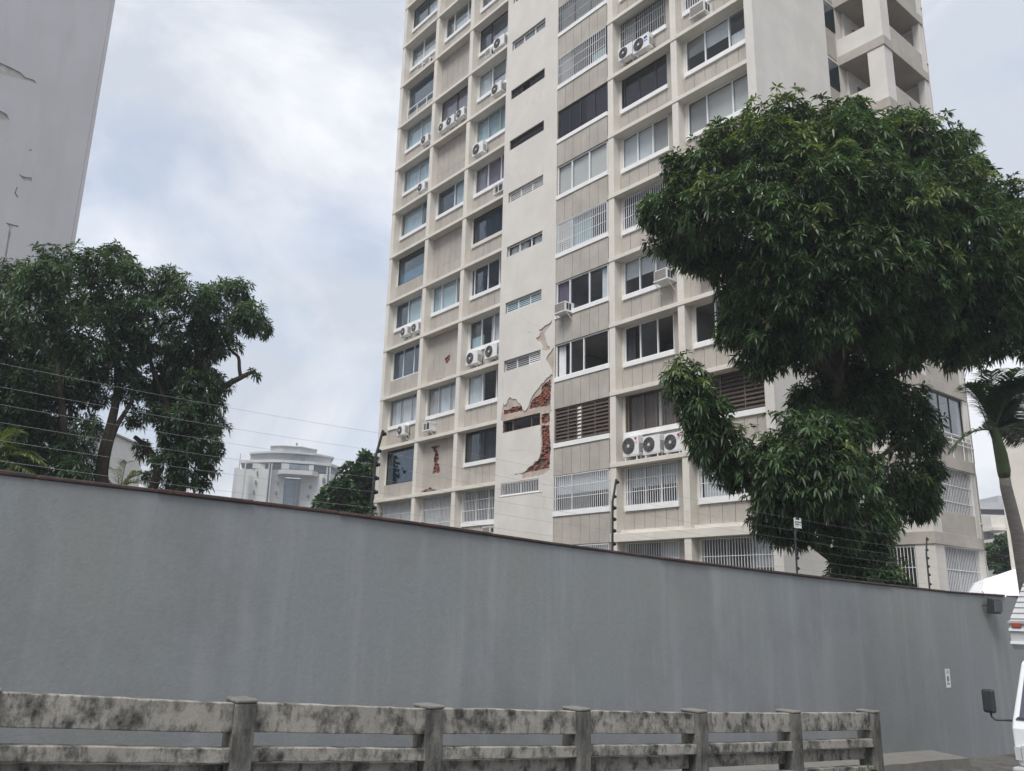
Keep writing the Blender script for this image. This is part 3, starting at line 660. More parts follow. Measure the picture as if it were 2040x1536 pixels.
# --- rear wing with balconies
WU0, WU1, WD0, WD1 = 24.4, 26.12, 6.4, 10.2
gap = fbox(23.9, 24.2, BOT, TOPZ, 5.171, 6.9).build('recess_wall', 'cream', bld)
for k in range(-1, KT):
    z = H*k
    def wbox(u0, u1, d0, d1, z0, z1, nm, mt, bv=0, par=bld): return fbox(u0, u1, z+z0, z+z1, d0, d1).build(nm, mt, par, bevel=bv)
    if k >= -1:
        wn = wbox(24.205, 24.25, 5.3, 6.25, 1.5, 2.75, 'window', 'black_frame')
        for i in range(6): wbox(24.256, 24.262, 5.35+.15*i, 5.47+.15*i, 1.55, 2.7, 'pane', 'glass_blue', par=wn)
        if k in (7, 6, 8): slats_b = None
        wbox(24.205, 24.22, 5.3, 6.25, .15, 1.4, 'spandrel', 'panel')
    wbox(WU0-.2, WU1+.04, WD0-.04, WD1, 0, .42, 'balcony_slab', 'panel' if k >= 0 else 'cream', .01)
    if k >= 0:
        wbox(WU0-.2, WU1-.02, WD0+.02, WD0+.14, .421, 1.25, 'parapet', 'strip_paint', .01)
        wbox(WU1-.15, WU1-.02, WD0+.72, WD1-.31, .421, 1.2, 'parapet', 'panel', .01)
    wbox(25.42, WU1-.01, WD0+.001, WD0+.7, .421 if k >= 0 else -2, 2.799, 'pillar', 'strip_paint', .01)
    wbox(WU1-.32, WU1-.012, WD1-.30, WD1-.002, .421, 2.799, 'pillar', 'strip_paint', .01)
    wbox(23.9, 24.3, WD0+.5, WD1+1, .421, 2.799, 'inner_wall', 'strip_paint')
    wbox(24.301, WU1, WD1-.02+.02, WD1+.2, .421, 2.799, 'rear_wall', 'strip_paint')
    wbox(24.31, 24.36, WD0+1.2, WD0+2.9, .425, 2.3, 'balcony_door', 'far_dark')
    if k >= 2:
        q = MB(); zz = ZL+z+1.30
        q.tube([(X0+WU1-.08, Y0+WD0+.7, zz), (X0+WU1-.08, Y0+WD1-.3, zz)], .025, 8)
        for dd in (1.0, 2.0, 3.0): q.tube([(X0+WU1-.08, Y0+WD0+dd, zz-.1), (X0+WU1-.08, Y0+WD0+dd, zz)], .018, 6)
        q.build('railing', 'white_metal', bld)
def sgrille(d0, d1, z0, z1, uu, par, pitch=.125, rails=(.0, .33, .66, 1)):
    q = MB(); n = int((d1-d0)/pitch)
    for i in range(n+1):
        d = d0+(d1-d0)*i/n; q.box(X0+uu-.008, X0+uu+.008, Y0+d-.01, Y0+d+.01, ZL+z0, ZL+z1)
    for r in rails:
        z = z0+(z1-z0)*r; q.box(X0+uu+.004, X0+uu+.014, Y0+d0, Y0+d1, ZL+z-.012, ZL+z+.012)
    return q.build('grille', 'white_metal', par)
for z0, z1 in ((.98, 2.79), (-2.35, -.02)):
    wn = fbox(WU1-.2, WU1-.16, z0, z1, WD0+.72, WD1-.31).build('window', 'aluminium', bld)
    fbox(WU1-.158, WU1-.152, z0+.03, z1-.03, WD0+.75, WD0+2.0).build('pane', 'glass_tint', wn); fbox(WU1-.158, WU1-.152, z0+.03, z1-.03, WD0+2.05, WD1-.34).build('pane', 'glass_tint', wn)
    sgrille(WD0+.72, WD1-.31, z0, z1, WU1-.06, wn)
for z0, z1 in ((-2.35, -.02), (.98, 2.79)):
    wn = window(24.5, 25.40, z0, z1, WD0+.1, [(1, 'g')], frame='aluminium', sill=False, gr=dict(mat='white_metal', pitch=.13)); 
# glazed-in balcony
z0, z1 = H+1.0, H*2-.02
wn = MB()
for dd in (.72, 1.6, 2.45, 3.43): fbox(WU1-.12, WU1-.07, z0-.55, z1, WD0+dd, WD0+dd+.05, wn)
fbox(WU1-.12, WU1-.07, z1-.06, z1-.001, WD0+.77, WD0+3.43, wn); fbox(WU1-.12, WU1-.07, z0+.55, z0+.6, WD0+.77, WD0+2.45, wn)
wn = wn.build('window', 'black_frame', bld)
for a, b in ((.77, 1.6), (1.65, 2.45), (2.5, 3.43)): fbox(WU1-.1, WU1-.094, z0-.3, z1-.06, WD0+a, WD0+b).build('pane', 'glass', wn)
q = MB()
for zz in (H+1.30, H+1.13, H+.96): q.tube([(X0+WU1+.03, Y0+WD0+.3, ZL+zz), (X0+WU1+.03, Y0+WD1+.02, ZL+zz)], .02, 6)
for dd in (.35, 1.25, 2.15, 3.05, 3.75): q.tube([(X0+WU1+.03, Y0+WD0+dd, ZL+H+.42), (X0+WU1+.03, Y0+WD0+dd, ZL+H+1.30)], .018, 6)
q.build('railing', 'white_metal', bld)
q = MB(); q.tube([(X0+WU1-.05, Y0+WD1+.12, ZL+BOT), (X0+WU1-.05, Y0+WD1+.12, ZL+TOPZ)], .06, 10)
for k in range(-1, KT): q.tube([(X0+WU1-.05, Y0+WD1+.12, ZL+H*k+.9), (X0+WU1-.05, Y0+WD1+.12, ZL+H*k+1.0)], .085, 10)
q.build('drainpipe', 'base_coat', bld, smooth=True)
fbox(23.9, WU1-.01, BOT, -2.81, WD0, WD1+.2).build('base_wall', 'strip_paint', bld)
fbox(23.9, 24.3, BOT, TOPZ, WD1+1.005, WD1+3.5).build('rear_block', 'cream', bld)

# ------------------------------------------------------------------ air conditioners
BN = dict(L1='end bay farthest from plain side wall', L2='bay with blind panels', L3='bay between panels and cracked strip', R1='flush bay beside cracked strip', R2='middle bay next to the flush bay', R3='bay beside plain side wall')
def storey(k): return 'in barred row' if k == 0 else 'floor %s above barred row' % ('one two three four five six seven eight nine ten eleven'.split()[k-1])
def split_unit(px, d, label, w_=.78, h_=.55, dep=.30, mark=None, legs=False):
    u, z = fac(px[0], px[1], d); z -= h_/2
    t = thing('air_conditioner', label, 'air conditioner', FX(u, z, d+dep/2), 'outdoor condensers on the apartment block')
    c = fbox(u-w_/2, u+w_/2, z, z+h_, d, d+dep).build('casing', 'ac_white', t, bevel=.018)
    fu, fz, r = u-w_*.13, z+h_*.5, h_*.42
    q = MB(); q.disc(FX(fu, fz, d-.004), (1, 0, 0), (0, 0, 1), r, 28); fan = q.build('fan_opening', 'ac_dark', t)
    q = MB()
    for rr in (.99, .8, .6, .42):
        q.tube([FX(fu+r*rr*math.cos(a), fz+r*rr*math.sin(a), d-.012) for a in np.linspace(0, 2*math.pi, 25)], .006, 4)
    for a in np.linspace(0, 2*math.pi, 9)[:-1]: q.tube([FX(fu+.1*r*math.cos(a), fz+.1*r*math.sin(a), d-.012), FX(fu+r*math.cos(a+.35), fz+r*math.sin(a+.35), d-.012)], .005, 4)
    q.build('fan_guard', 'ac_coil', fan)
    q = MB(); q.tube([FX(fu, fz, d-.022), FX(fu, fz, d-.008)], r*.22, 14); q.build('hub', 'ac_hub', fan)
    q = MB()
    for i in range(7): fbox(u+w_/2-.001, u+w_/2+.004, z+.12+.05*i, z+.145+.05*i, d+.05, d+dep-.05, q)
    q.build('side_louvres', 'ac_coil', t)
    zb = H*math.floor((z+.001)/H); dw = .40
    for du in (-.28, .28):
        q = MB()
        if legs: fbox(u+du-.018, u+du+.018, zb+.165, z-.001, d+.02, d+.055, q); fbox(u+du-.018, u+du+.018, zb+.165, z-.001, d+dep-.05, d+dep-.015, q)
        else:
            fbox(u+du-.016, u+du+.016, z-.035, z-.001, d+.02, max(dw+.01, d+dep), q)
            q.obox(FX(u+du-.012, z-.03, d+.04), (.024, 0, 0), (0, 0, -.03), (0, max(dw-d-.04, .1), -.24))
        q.build('bracket', 'white_metal', t)
    if legs: fbox(u-w_/2, u+w_/2, z-.03, z-.002, d+.005, d+.018).build('stand_rail', 'white_metal', t)
    q = MB(); q.tube([FX(u+w_/2-.02, z+.12, d+dep*.6), FX(u+w_/2+.06, z+.10, d+dep*.7), FX(u+w_/2+.08, z+.02, d+dep), FX(u+w_/2+.05, z+.05, max(dw+.02, d+dep+.05))], .014, 6); q.build('pipe', 'dark_metal', t, smooth=True)
    if mark:
        txt, mt = mark
        if mt == 'logo_red':
            q = MB(); q.disc(FX(u+w_*.33, z+h_*.84, d-.003), (1, 0, 0), (0, 0, 1), .055, 20); q.build('emblem', 'logo_red', t)
            cu = bpy.data.curves.new('brand_mark', 'FONT'); cu.body = txt; cu.size = .11; cu.align_x = 'CENTER'; cu.extrude = .001
            to = bpy.data.objects.new('tmp', cu); COL.objects.link(to); dg = bpy.context.evaluated_depsgraph_get(); dg.update()
            me = bpy.data.meshes.new_from_object(to.evaluated_get(dg)); bpy.data.objects.remove(to); bpy.data.curves.remove(cu)
            o = FX(u+w_*.33, z+h_*.58, d-.003)-ORG[t]
            for v in me.vertices: v.co = Vector((o[0]+v.co.x, o[1]-v.co.z, o[2]+v.co.y))
            me.materials.clear(); me.materials.append(M['logo_grey']); ob = bpy.data.objects.new('brand_mark', me); COL.objects.link(ob); ob.parent = t
        else:
            q = MB(); fbox(u+w_*.2, u+w_*.42, z+h_*.62, z+h_*.80, d-.003, d-.001, q); fbox(u+w_*.2, u+w_*.42, z+h_*.45, z+h_*.52, d-.003, d-.001, q); q.build('label_plate', 'logo_blue', t)
    return t
def window_unit(px, label, d=-.12, w_=.62, h_=.42, cage=False, dep=.54):
    u, z = fac(px[0], px[1], d); z -= h_/2
    t = thing('air_conditioner', label, 'air conditioner', FX(u, z, d+dep/2), 'window air conditioners on the apartment block')
    if cage:
        q = MB(); a, b = u-w_/2, u+w_/2
        for uu in (a, u, b):
            for dd in (d, d+dep): fbox(uu-.014, uu+.014, z, z+h_, dd-.014, dd+.014, q)
        for zz in (z, z+h_):
            for dd in (d, d+dep): fbox(a, b, zz-.014, zz+.014, dd-.013, dd+.013, q)
            for uu in (a, b): fbox(uu-.013, uu+.013, zz-.013, zz+.013, d, d+dep, q)
        q.build('cage', 'white_metal', t); a += .03
        fbox(u-w_/2+.04, u+w_/2-.04, z+.03, z+h_-.04, d+.06, d+dep-.01).build('casing', 'ac_white', t, bevel=.01)
        fbox(u-w_/2+.06, u+w_/2-.06, z+.05, z+h_-.06, d+.05, d+.059).build('coil_face', 'ac_dark', t)
    else:
        fbox(u-w_/2, u+w_/2, z, z+h_, d, d+dep).build('casing', 'ac_white', t, bevel=.012)
        fbox(u-w_/2+.03, u+w_/2-.03, z+.03, z+h_-.03, d-.006, d-.001).build('coil_face', 'ac_coil', t)
        q = MB()
        for i in range(2): fbox(u+w_/2+.001, u+w_/2+.006, z+.07, z+h_-.07, d+.08+.15*i, d+.19+.15*i, q)
        q.build('side_vent', 'ac_dark', t)
    q = MB(); fbox(u-w_/2-.03, u+w_/2+.03, z-.03, z-.001, d-.02, d+dep, q)
    for du in (-w_/2, w_/2): q.obox(FX(u+du-.014, z-.03, d+.05), (.028, 0, 0), (0, 0, -.03), (0, dep-.1, -.34))
    q.build('bracket', 'white_metal', t)
    return t
A = lambda k, b, s: ('%s, %s, %s' % (s, BN[b], storey(k)))
for px, lab in (((845, 277), A(8, 'L1', 'pale condenser')), ((838, 372), A(7, 'L1', 'pale condenser')), ((916, 225), 'condenser beside the pillar, first of three condensers under the purple-curtained window'),
                ((896, 240), 'middle condenser of the three condensers under the purple-curtained window'), ((880, 252), 'condenser farthest from the cracked strip of three under the purple-curtained window')):
    split_unit(px, .06, lab, w_=.72, h_=.52)
split_unit((804, 660), .04, 'white condenser on the building corner side of the pair, '+storey(4), w_=.66, h_=.5)
split_unit((826, 652), .04, 'white condenser on the blind panel side of the pair, '+storey(4), w_=.66, h_=.5)
split_unit((798, 857), .02, A(2, 'L1', 'condenser on white bracket'), w_=.72, h_=.52)
split_unit((993, 84), -.02, A(9, 'L3', 'large white condenser'), w_=.9, h_=.62)
split_unit((988, 176), .0, A(8, 'L3', 'condenser with black pipes'), w_=.8, h_=.6)
split_unit((951, 296), -.06, A(7, 'L3', 'large condenser under blue curtains'), w_=.86, h_=.66)
split_unit((939, 713), -.03, 'dirty white condenser by the pillar, one of a pair beside the cracked strip', w_=.9, h_=.66)
split_unit((977, 699), -.03, 'dirty white condenser of a pair, the one nearest the cracked strip', w_=.9, h_=.66)
split_unit((1245, 103), .02, 'smaller condenser by the pillar, one of a pair under the dark barred window', w_=.78, h_=.58)
split_unit((1276, 86), -.02, 'condenser with dark blue label plate, one of a pair under dark barred window', w_=.88, h_=.66, mark=('', 'logo_blue'))
split_unit((1256, 888), .02, 'white condenser with red emblem, beside pillar, first of three on the slab', w_=.78, h_=.74, mark=('LG', 'logo_red'), legs=True)
split_unit((1297, 885), .02, 'white condenser without emblem, middle of three standing on the slab', w_=.80, h_=.66, legs=True)
split_unit((1340, 880), .02, 'white condenser half hidden by mango leaves, last of three on the slab', w_=.80, h_=.66, mark=('LG', 'logo_red'), legs=True)
window_unit((849, 849), A(2, 'L2', 'caged window unit'), cage=True, d=.0, dep=.42)
window_unit((993, 374), A(6, 'L3', 'white cage unit'), cage=True, d=-.06, w_=.7, h_=.46)
window_unit((972, 104), A(9, 'L3', 'small window unit'), d=.12, w_=.42, h_=.4, dep=.3)
window_unit((851, 122), 'small window unit by the pillar, pair of units under white half curtains, end bay', d=.1, w_=.5, h_=.38, dep=.3)
window_unit((837, 132), 'small window unit by the building corner, pair of units under white half curtains', d=.1, w_=.45, h_=.36, dep=.3)
window_unit((968, 1056), A(0, 'L3', 'small unit below sill'), d=.15, w_=.55, h_=.3, dep=.3)
window_unit((1115, 612), A(3, 'R1', 'window unit on bracket'), d=-.45, w_=.66, h_=.42)
window_unit((1315, 547), A(3, 'R2', 'window unit on bracket'), d=-.14)
window_unit((1388, 18), A(7, 'R3', 'window unit'), d=-.14, w_=.7, h_=.46)
window_unit((1398, 519), A(3, 'R3', 'window unit among leaves'), d=-.12)

# ------------------------------------------------------------------ foliage
def leaf_mesh(name, cen, axes, nleaf, llen, lwid, cols, parent, droop=.45, spread=(35, 100), seed=1, mat='leaf'):
    """rosettes of long leaves: cen (n,3), axes (n,3) outward direction, cols (n,3)"""
    g = np.random.default_rng(seed); n = len(cen); K = nleaf
    ax = axes/np.linalg.norm(axes, axis=1, keepdims=True)
    t = np.where(np.abs(ax[:, 2:3]) < .9, np.array([[0, 0, 1.0]]), np.array([[1.0, 0, 0]])); a = np.cross(ax, t); a /= np.linalg.norm(a, axis=1, keepdims=True); b = np.cross(ax, a)
    ph = g.uniform(0, 2*np.pi, (n, 1))+np.arange(K)[None]*2.399+g.normal(0, .25, (n, K))
    al = np.radians(g.uniform(spread[0], spread[1], (n, K)))
    d = ax[:, None]*np.cos(al)[..., None]+(a[:, None]*np.cos(ph)[..., None]+b[:, None]*np.sin(ph)[..., None])*np.sin(al)[..., None]
    Ls = llen*g.uniform(.7, 1.25, (n, K)); Wd = lwid*g.uniform(.8, 1.2, (n, K))
    up = np.array([0, 0, 1.0]); sv = np.cross(d, up); sv /= (np.linalg.norm(sv, axis=2, keepdims=True)+1e-6)
    nv = np.cross(sv, d); tw = g.normal(0, .5, (n, K))[..., None]; sv = sv*np.cos(tw)+nv*np.sin(tw)
    base = cen[:, None]+d*.02
    dr = droop*g.uniform(.5, 1.5, (n, K))
    def pt(tt): return base+d*(Ls*tt)[..., None]-up*(Ls*dr*tt*tt)[..., None]
    p0, p1, p2, p3 = pt(0), pt(.33), pt(.7), pt(1.0)
    h1 = sv*(Wd*.5)[..., None]; h2 = sv*(Wd*.44)[..., None]
    V = np.stack([p0, p1-h1, p1+h1, p2-h2, p2+h2, p3], axis=2).reshape(-1, 3)
    nl = n*K; off = (np.arange(nl)*6)[:, None]
    tri = np.array([0, 1, 2, 1, 3, 4, 1, 4, 2, 3, 5, 4])
    idx = (off+tri[None]).reshape(-1)
    o = ORG[parent]; me = bpy.data.meshes.new(name); V = V-o
    me.vertices.add(len(V)); me.vertices.foreach_set('co', V.astype(np.float32).ravel())
    nt_ = nl*4; me.loops.add(nt_*3); me.loops.foreach_set('vertex_index', idx.astype(np.int32))
    me.polygons.add(nt_); me.polygons.foreach_set('loop_start', (np.arange(nt_)*3).astype(np.int32)); me.polygons.foreach_set('loop_total', np.full(nt_, 3, np.int32))
    me.update(); 
    cl = np.repeat(cols, K, axis=0)*g.uniform(.8, 1.2, (nl, 1)); cl = np.repeat(cl, 6, axis=0)
    at = me.color_attributes.new('leaf', 'FLOAT_COLOR', 'POINT'); at.data.foreach_set('color', np.concatenate([cl, np.ones((len(cl), 1))], axis=1).astype(np.float32).ravel())
    me.polygons.foreach_set('use_smooth', np.ones(nt_, bool)); me.materials.append(M[mat])
    ob = bpy.data.objects.new(name, me); COL.objects.link(ob); ob.parent = parent; ORG[ob] = o
    return ob
def crown(name, lobes, parent, dens, llen, lwid, nleaf, seed, base=(.022, .052, .014), young=(.085, .13, .025), yfrac=.10, inner=.45, droop=.45):
    """lobes: (centre xyz, radius); rosettes sit near each lobe's uneven surface, fewer inside"""
    g = np.random.default_rng(seed); C, A_, K_ = [], [], []
    for c, r in lobes:
        n = int(dens*r*r*12.6); nc = max(3, n//8); vc = g.normal(size=(nc, 3)); vc /= np.linalg.norm(vc, axis=1, keepdims=True); wc = g.integers(0, nc, n)
        wd_ = .20/max(r, .25); v = vc[wc]+g.normal(0, min(wd_, .45), (n, 3)); v /= np.linalg.norm(v, axis=1, keepdims=True); cr = g.uniform(.84, 1.10, nc)[wc]; cb = g.uniform(.7, 1.45, nc)[wc]
        ph = g.uniform(0, 6.28, (3, 3)); fr = g.uniform(1.6, 3.6, (3, 3))
        bump = 1+.15*np.sin((v*3.2)@fr[0]+ph[0, 0])+.14*np.sin((v*5.1)@fr[1]+ph[1, 1])
        rad = r*bump*cr*(1-.5*((v-vc[wc])**2).sum(1))*g.uniform(.95, 1.03, n)
        q = c+v*rad[:, None]*np.array([1, 1, .92])
        ax = v*.75+np.array([0, 0, .65])+g.normal(0, .25, (n, 3)); C.append(q); A_.append(ax)
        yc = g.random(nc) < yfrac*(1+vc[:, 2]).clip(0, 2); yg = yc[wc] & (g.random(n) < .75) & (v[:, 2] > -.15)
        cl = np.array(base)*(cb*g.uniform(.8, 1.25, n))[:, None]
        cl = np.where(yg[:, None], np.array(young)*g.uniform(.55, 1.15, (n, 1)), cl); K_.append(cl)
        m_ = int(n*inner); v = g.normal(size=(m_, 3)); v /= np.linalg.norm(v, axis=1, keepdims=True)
        C.append(c+v*(r*g.uniform(.25, .8, m_))[:, None]); A_.append(v+np.array([0, 0, .4])); K_.append(np.array(base)*g.uniform(.6, 1.1, (m_, 1)))  # inner rosettes coloured darker, painting the crown's interior shade into the leaves
    return leaf_mesh(name, np.concatenate(C), np.concatenate(A_), nleaf, llen, lwid, np.concatenate(K_), parent, seed=seed, droop=droop)
def lobes_px(lst, Z, seed, dj=1.0, sh=0):
    r = random.Random(seed); o = []
    for l in lst:
        x, y, rr = l[:3]; dz = l[3] if len(l) > 3 else r.uniform(-dj, dj)
        z = Z+dz; o.append((P(x, y, z), max(rr-(sh if y > 690 else sh*.3), rr*.55)*z/F_PX))
    return o
def limbs(parent, paths, Z, mat='bark', name='branch'):
    for i, (pts, r0, r1) in enumerate(paths):
        q = [P(p[0], p[1], Z+(p[2] if len(p) > 2 else 0)) for p in pts]
        # smooth the path
        fine = []
        for k in range(len(q)-1):
            for s in range(4):
                t = s/4; a = q[max(k-1, 0)]; b = q[k]; c = q[k+1]; d = q[min(k+2, len(q)-1)]
                fine.append(.5*((2*b)+(c-a)*t+(2*a-5*b+4*c-d)*t*t+(3*b-a-3*c+d)*t**3))
        fine.append(q[-1]); n = len(fine); rads = [r0+(r1-r0)*(k/(n-1))**.8 for k in range(n)]
        MB().tube(fine, rads, 9).build('trunk' if i == 0 else name, mat, parent, smooth=True)
def tree(name, label, base_px, Z, lobes, paths, dens, llen, lwid, nleaf, seed, group=None, cat='tree', dj=1.0, sh=0, **kw):
    b = P(base_px[0], base_px[1], Z); b = np.array([b[0], b[1], -.35])
    t = thing(name, label, cat, b, group)
    q0 = P(*paths[0][0][0][:2], Z)
    limbs(t, paths, Z)
    MB().tube([np.array([q0[0], q0[1], -.6]), q0], [paths[0][1]*1.25, paths[0][1]], 9).build('trunk', 'bark', t, smooth=True)
    crown('crown', lobes_px(lobes, Z, seed, dj, sh), t, dens, llen, lwid, nleaf, seed, **kw)
    return t
ZT = 20.5
R_LOBES = [(1470,270,55,-.2),(1555,235,62,.3),(1535,300,75,-1.2),(1630,270,70,.4),(1700,235,45,.8),(1690,300,85,-.8),(1780,270,60,.8),(1830,290,70,0),(1900,320,60,.6),(1880,380,85,-.9),(1960,390,60,.4),(2010,430,70,.2),(2070,470,90,.5),
           (1420,330,62,-.3),(1365,340,45,.2),(1360,400,58,-.6),(1315,425,42,0),(1340,470,50,.2),(1430,410,80,-1.4),(1390,500,48,-.2),(1380,515,38,.1),(1560,380,95,-2.0),(1650,370,80,-2.2),(1740,400,95,-1.6),(1820,440,95,-1.8),(1930,480,95,-1.2),(2030,520,100,-.6),
           (1470,500,75,-.4),(1500,560,70,0),(1590,470,90,-2.1),(1640,500,95,-2.3),(1730,520,100,-2.0),(1840,560,100,-1.2),(1950,590,90,-.6),(2040,620,85,.2),(2090,680,60,.3),(1480,610,45,.3),(1560,570,85,-1.6),(1640,600,90,-2.2),(1730,630,90,-1.2),(1800,650,80,-.4),(1890,650,75,.2),(1970,670,50,.3),
           (1470,660,48,-.8),(1530,650,62,-1.4),(1510,715,52,-1.0),(1560,690,50,-.8),(1590,640,60,-.6),(1650,690,55,.9),(1720,700,60,.8),(1790,700,45,.8),(1905,710,38,-.2),(1940,725,20,-.2),
           (1375,755,55,-1.6),(1380,800,62,-2.0),(1410,850,70,-2.0),(1450,890,62,-1.8),(1440,940,42,-1.6),(1480,930,38,-1.6),
           (1640,770,60,.6),(1690,790,60,.2),(1750,770,50,.3),(1620,830,45,-.4),(1710,770,60,.5),(1600,800,42,.4),(1740,830,55,.4),(1800,800,50,.6),(1830,830,45,.6),(1800,870,50,.4),(1845,880,42,.5),(1840,950,50,.5),(1800,960,70,.3),(1770,1010,55,.2),(1850,1000,35,.4),(1830,1020,35,.4),
           (1600,880,85,-2.6),(1660,860,70,-2.2),(1560,930,75,-2.8),(1640,940,85,-3.0),(1700,930,55,-1.6),(1545,990,60,-2.4),(1590,1000,70,-2.4),(1520,1040,42,-2.0),(1570,1060,45,-2.0),(1660,1020,75,-2.2),(1720,1040,65,-1.6),(1770,1060,40,-1.0),(1690,1090,50,-1.4),
           (1740,1110,55,-1.8),(1765,1150,48,-2.0),(1720,1160,50,-2.0),(1660,1130,26,-1.6),(1650,1160,24,-1.8),(1790,1170,35,-1.8)]
R_PATHS = [([(1705,1190,-1), (1690,1110,-.6), (1680,1000,-.3), (1672,890,0), (1668,780,.2), (1665,680,.2), (1650,560,0), (1640,440,-.2)], .36, .10),
           ([(1690,1130,-.6), (1640,1095,-1), (1560,1030,-1.4), (1495,975,-1.5), (1470,930,-1.6), (1430,850,-1.7), (1390,780,-1.8)], .17, .05),
           ([(1672,870,0), (1720,800,.2), (1780,740,.4), (1860,700,.4), (1960,640,.2), (2040,560,.2)], .20, .05),
           ([(1668,760,.2), (1610,690,0), (1550,620,-.3), (1480,520,-.4), (1400,430,-.3)], .16, .04),
           ([(1668,730,.2), (1710,640,0), (1760,520,-.3), (1800,400,0)], .16, .04),
           ([(1690,700,.2), (1770,600,0), (1900,480,0), (1960,400,.2)], .13, .03),
           ([(1680,980,-.2), (1740,920,0), (1800,880,.2)], .11, .03), ([(1680,960,-.3), (1640,900,-1.4), (1610,860,-2)], .12, .03)]
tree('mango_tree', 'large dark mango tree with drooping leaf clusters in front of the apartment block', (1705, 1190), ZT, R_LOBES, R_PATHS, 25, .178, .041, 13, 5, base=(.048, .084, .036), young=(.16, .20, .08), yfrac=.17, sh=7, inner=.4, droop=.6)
ZA = 24.0
A_LOBES = [(30,560,45),(85,555,42),(120,520,40),(180,530,42),(230,520,34),(60,620,62),(140,600,62),(215,590,58),(20,700,62),(95,690,62),(165,680,58),(60,760,50),(120,760,45),(20,800,55),(-40,650,70),(-40,780,70),(150,730,40),(185,740,34),(70,810,36),(20,860,40),(100,850,30),(60,900,40),(130,900,26),(10,930,40),(100,930,40),(150,940,30),(40,930,45),(160,900,30),(180,950,30),(130,860,34),(30,840,50),(80,870,45),(150,800,40),(190,780,38),(235,730,36),(60,950,45),(180,850,26),(20,960,45),(140,960,30)]
A_PATHS = [([(205,985), (203,930), (212,880), (225,830), (235,770), (230,700), (200,620)], .20, .06), ([(205,960), (215,900), (232,850), (262,800), (280,740)], .12, .04), ([(120,960), (125,860), (120,760), (110,660)], .18, .05)]
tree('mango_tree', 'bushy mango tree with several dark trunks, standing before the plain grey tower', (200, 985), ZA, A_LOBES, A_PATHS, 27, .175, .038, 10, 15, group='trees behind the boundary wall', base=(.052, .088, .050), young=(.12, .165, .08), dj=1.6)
B_LOBES = [(262,545,34),(300,575,44),(335,560,34),(385,590,44),(440,590,40),(480,585,34),(495,625,36),(525,655,22),(505,650,24),(290,640,52),(360,650,56),(430,640,46),(240,640,40),(250,690,36),(330,700,30),(385,710,45),(420,690,28),(300,760,40),(350,780,48),(255,770,36),(400,780,44),(425,810,28),(380,830,44),(430,850,24),(340,840,34),(400,880,36),(430,900,22),(415,925,22),(370,900,34),(370,945,34),(395,960,24),(300,820,26),(265,830,22),(285,900,22),(345,960,26),(440,700,18,0),(470,690,12,0),(460,665,14,0),(506,744,9,0),(500,741,7,0),(300,950,18),(330,920,26),(345,870,34),(320,780,34),(280,700,26),(430,760,30),(350,720,36),(395,850,40)]
B_PATHS = [([(352,990), (355,940), (368,880), (385,830), (400,780), (410,720)], .28, .09), ([(300,985), (312,950), (308,915), (285,885), (268,870)], .15, .06), ([(385,850), (420,800), (432,785), (455,765), (480,752), (497,743), (508,742)], .15, .045), ([(480,752), (477,735), (475,712), (462,700), (450,680), (440,655), (430,630)], .06, .03), ([(400,780), (395,720), (380,640)], .12, .04), ([(368,880), (330,800), (300,720), (280,620)], .12, .04), ([(355,930), (330,880), (320,830)], .1, .03)]
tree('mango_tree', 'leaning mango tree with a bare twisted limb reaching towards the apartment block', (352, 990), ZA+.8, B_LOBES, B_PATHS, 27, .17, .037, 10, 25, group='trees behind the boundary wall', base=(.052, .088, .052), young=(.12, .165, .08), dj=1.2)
C_LOBES = [(735,925,26),(745,950,30),(705,950,30),(725,980,40),(680,975,28),(655,990,24),(700,1005,36),(745,1000,34),(660,1015,26),(635,1005,14),(690,1030,40),(740,1040,40)]
tree('broadleaf_tree', 'rounded small-leaved green tree between the boundary wall and apartment block corner', (715, 1060), 46, C_LOBES, [([(718,1080), (716,1020), (720,960)], .22, .08), ([(716,1030), (690,1000), (670,985)], .1, .04)], 14, .26, .14, 7, 35, group='trees behind the boundary wall', base=(.035, .075, .03), young=(.07, .13, .05), dj=1.5, droop=.2)
D_LOBES = [(1995,1100,24),(2020,1085,24),(1980,1120,16),(2010,1120,24),(2035,1110,22),(1990,1075,12),(2000,1135,20)]
tree('broadleaf_tree', 'distant light green tree between the royal palm and white tent', (2010, 1200), 60, D_LOBES, [([(2010,1200), (2008,1150), (2005,1110)], .25, .1)], 8, .34, .2, 7, 45, group='distant trees', base=(.06, .10, .045), young=(.11, .16, .07), dj=1.5, droop=.2)
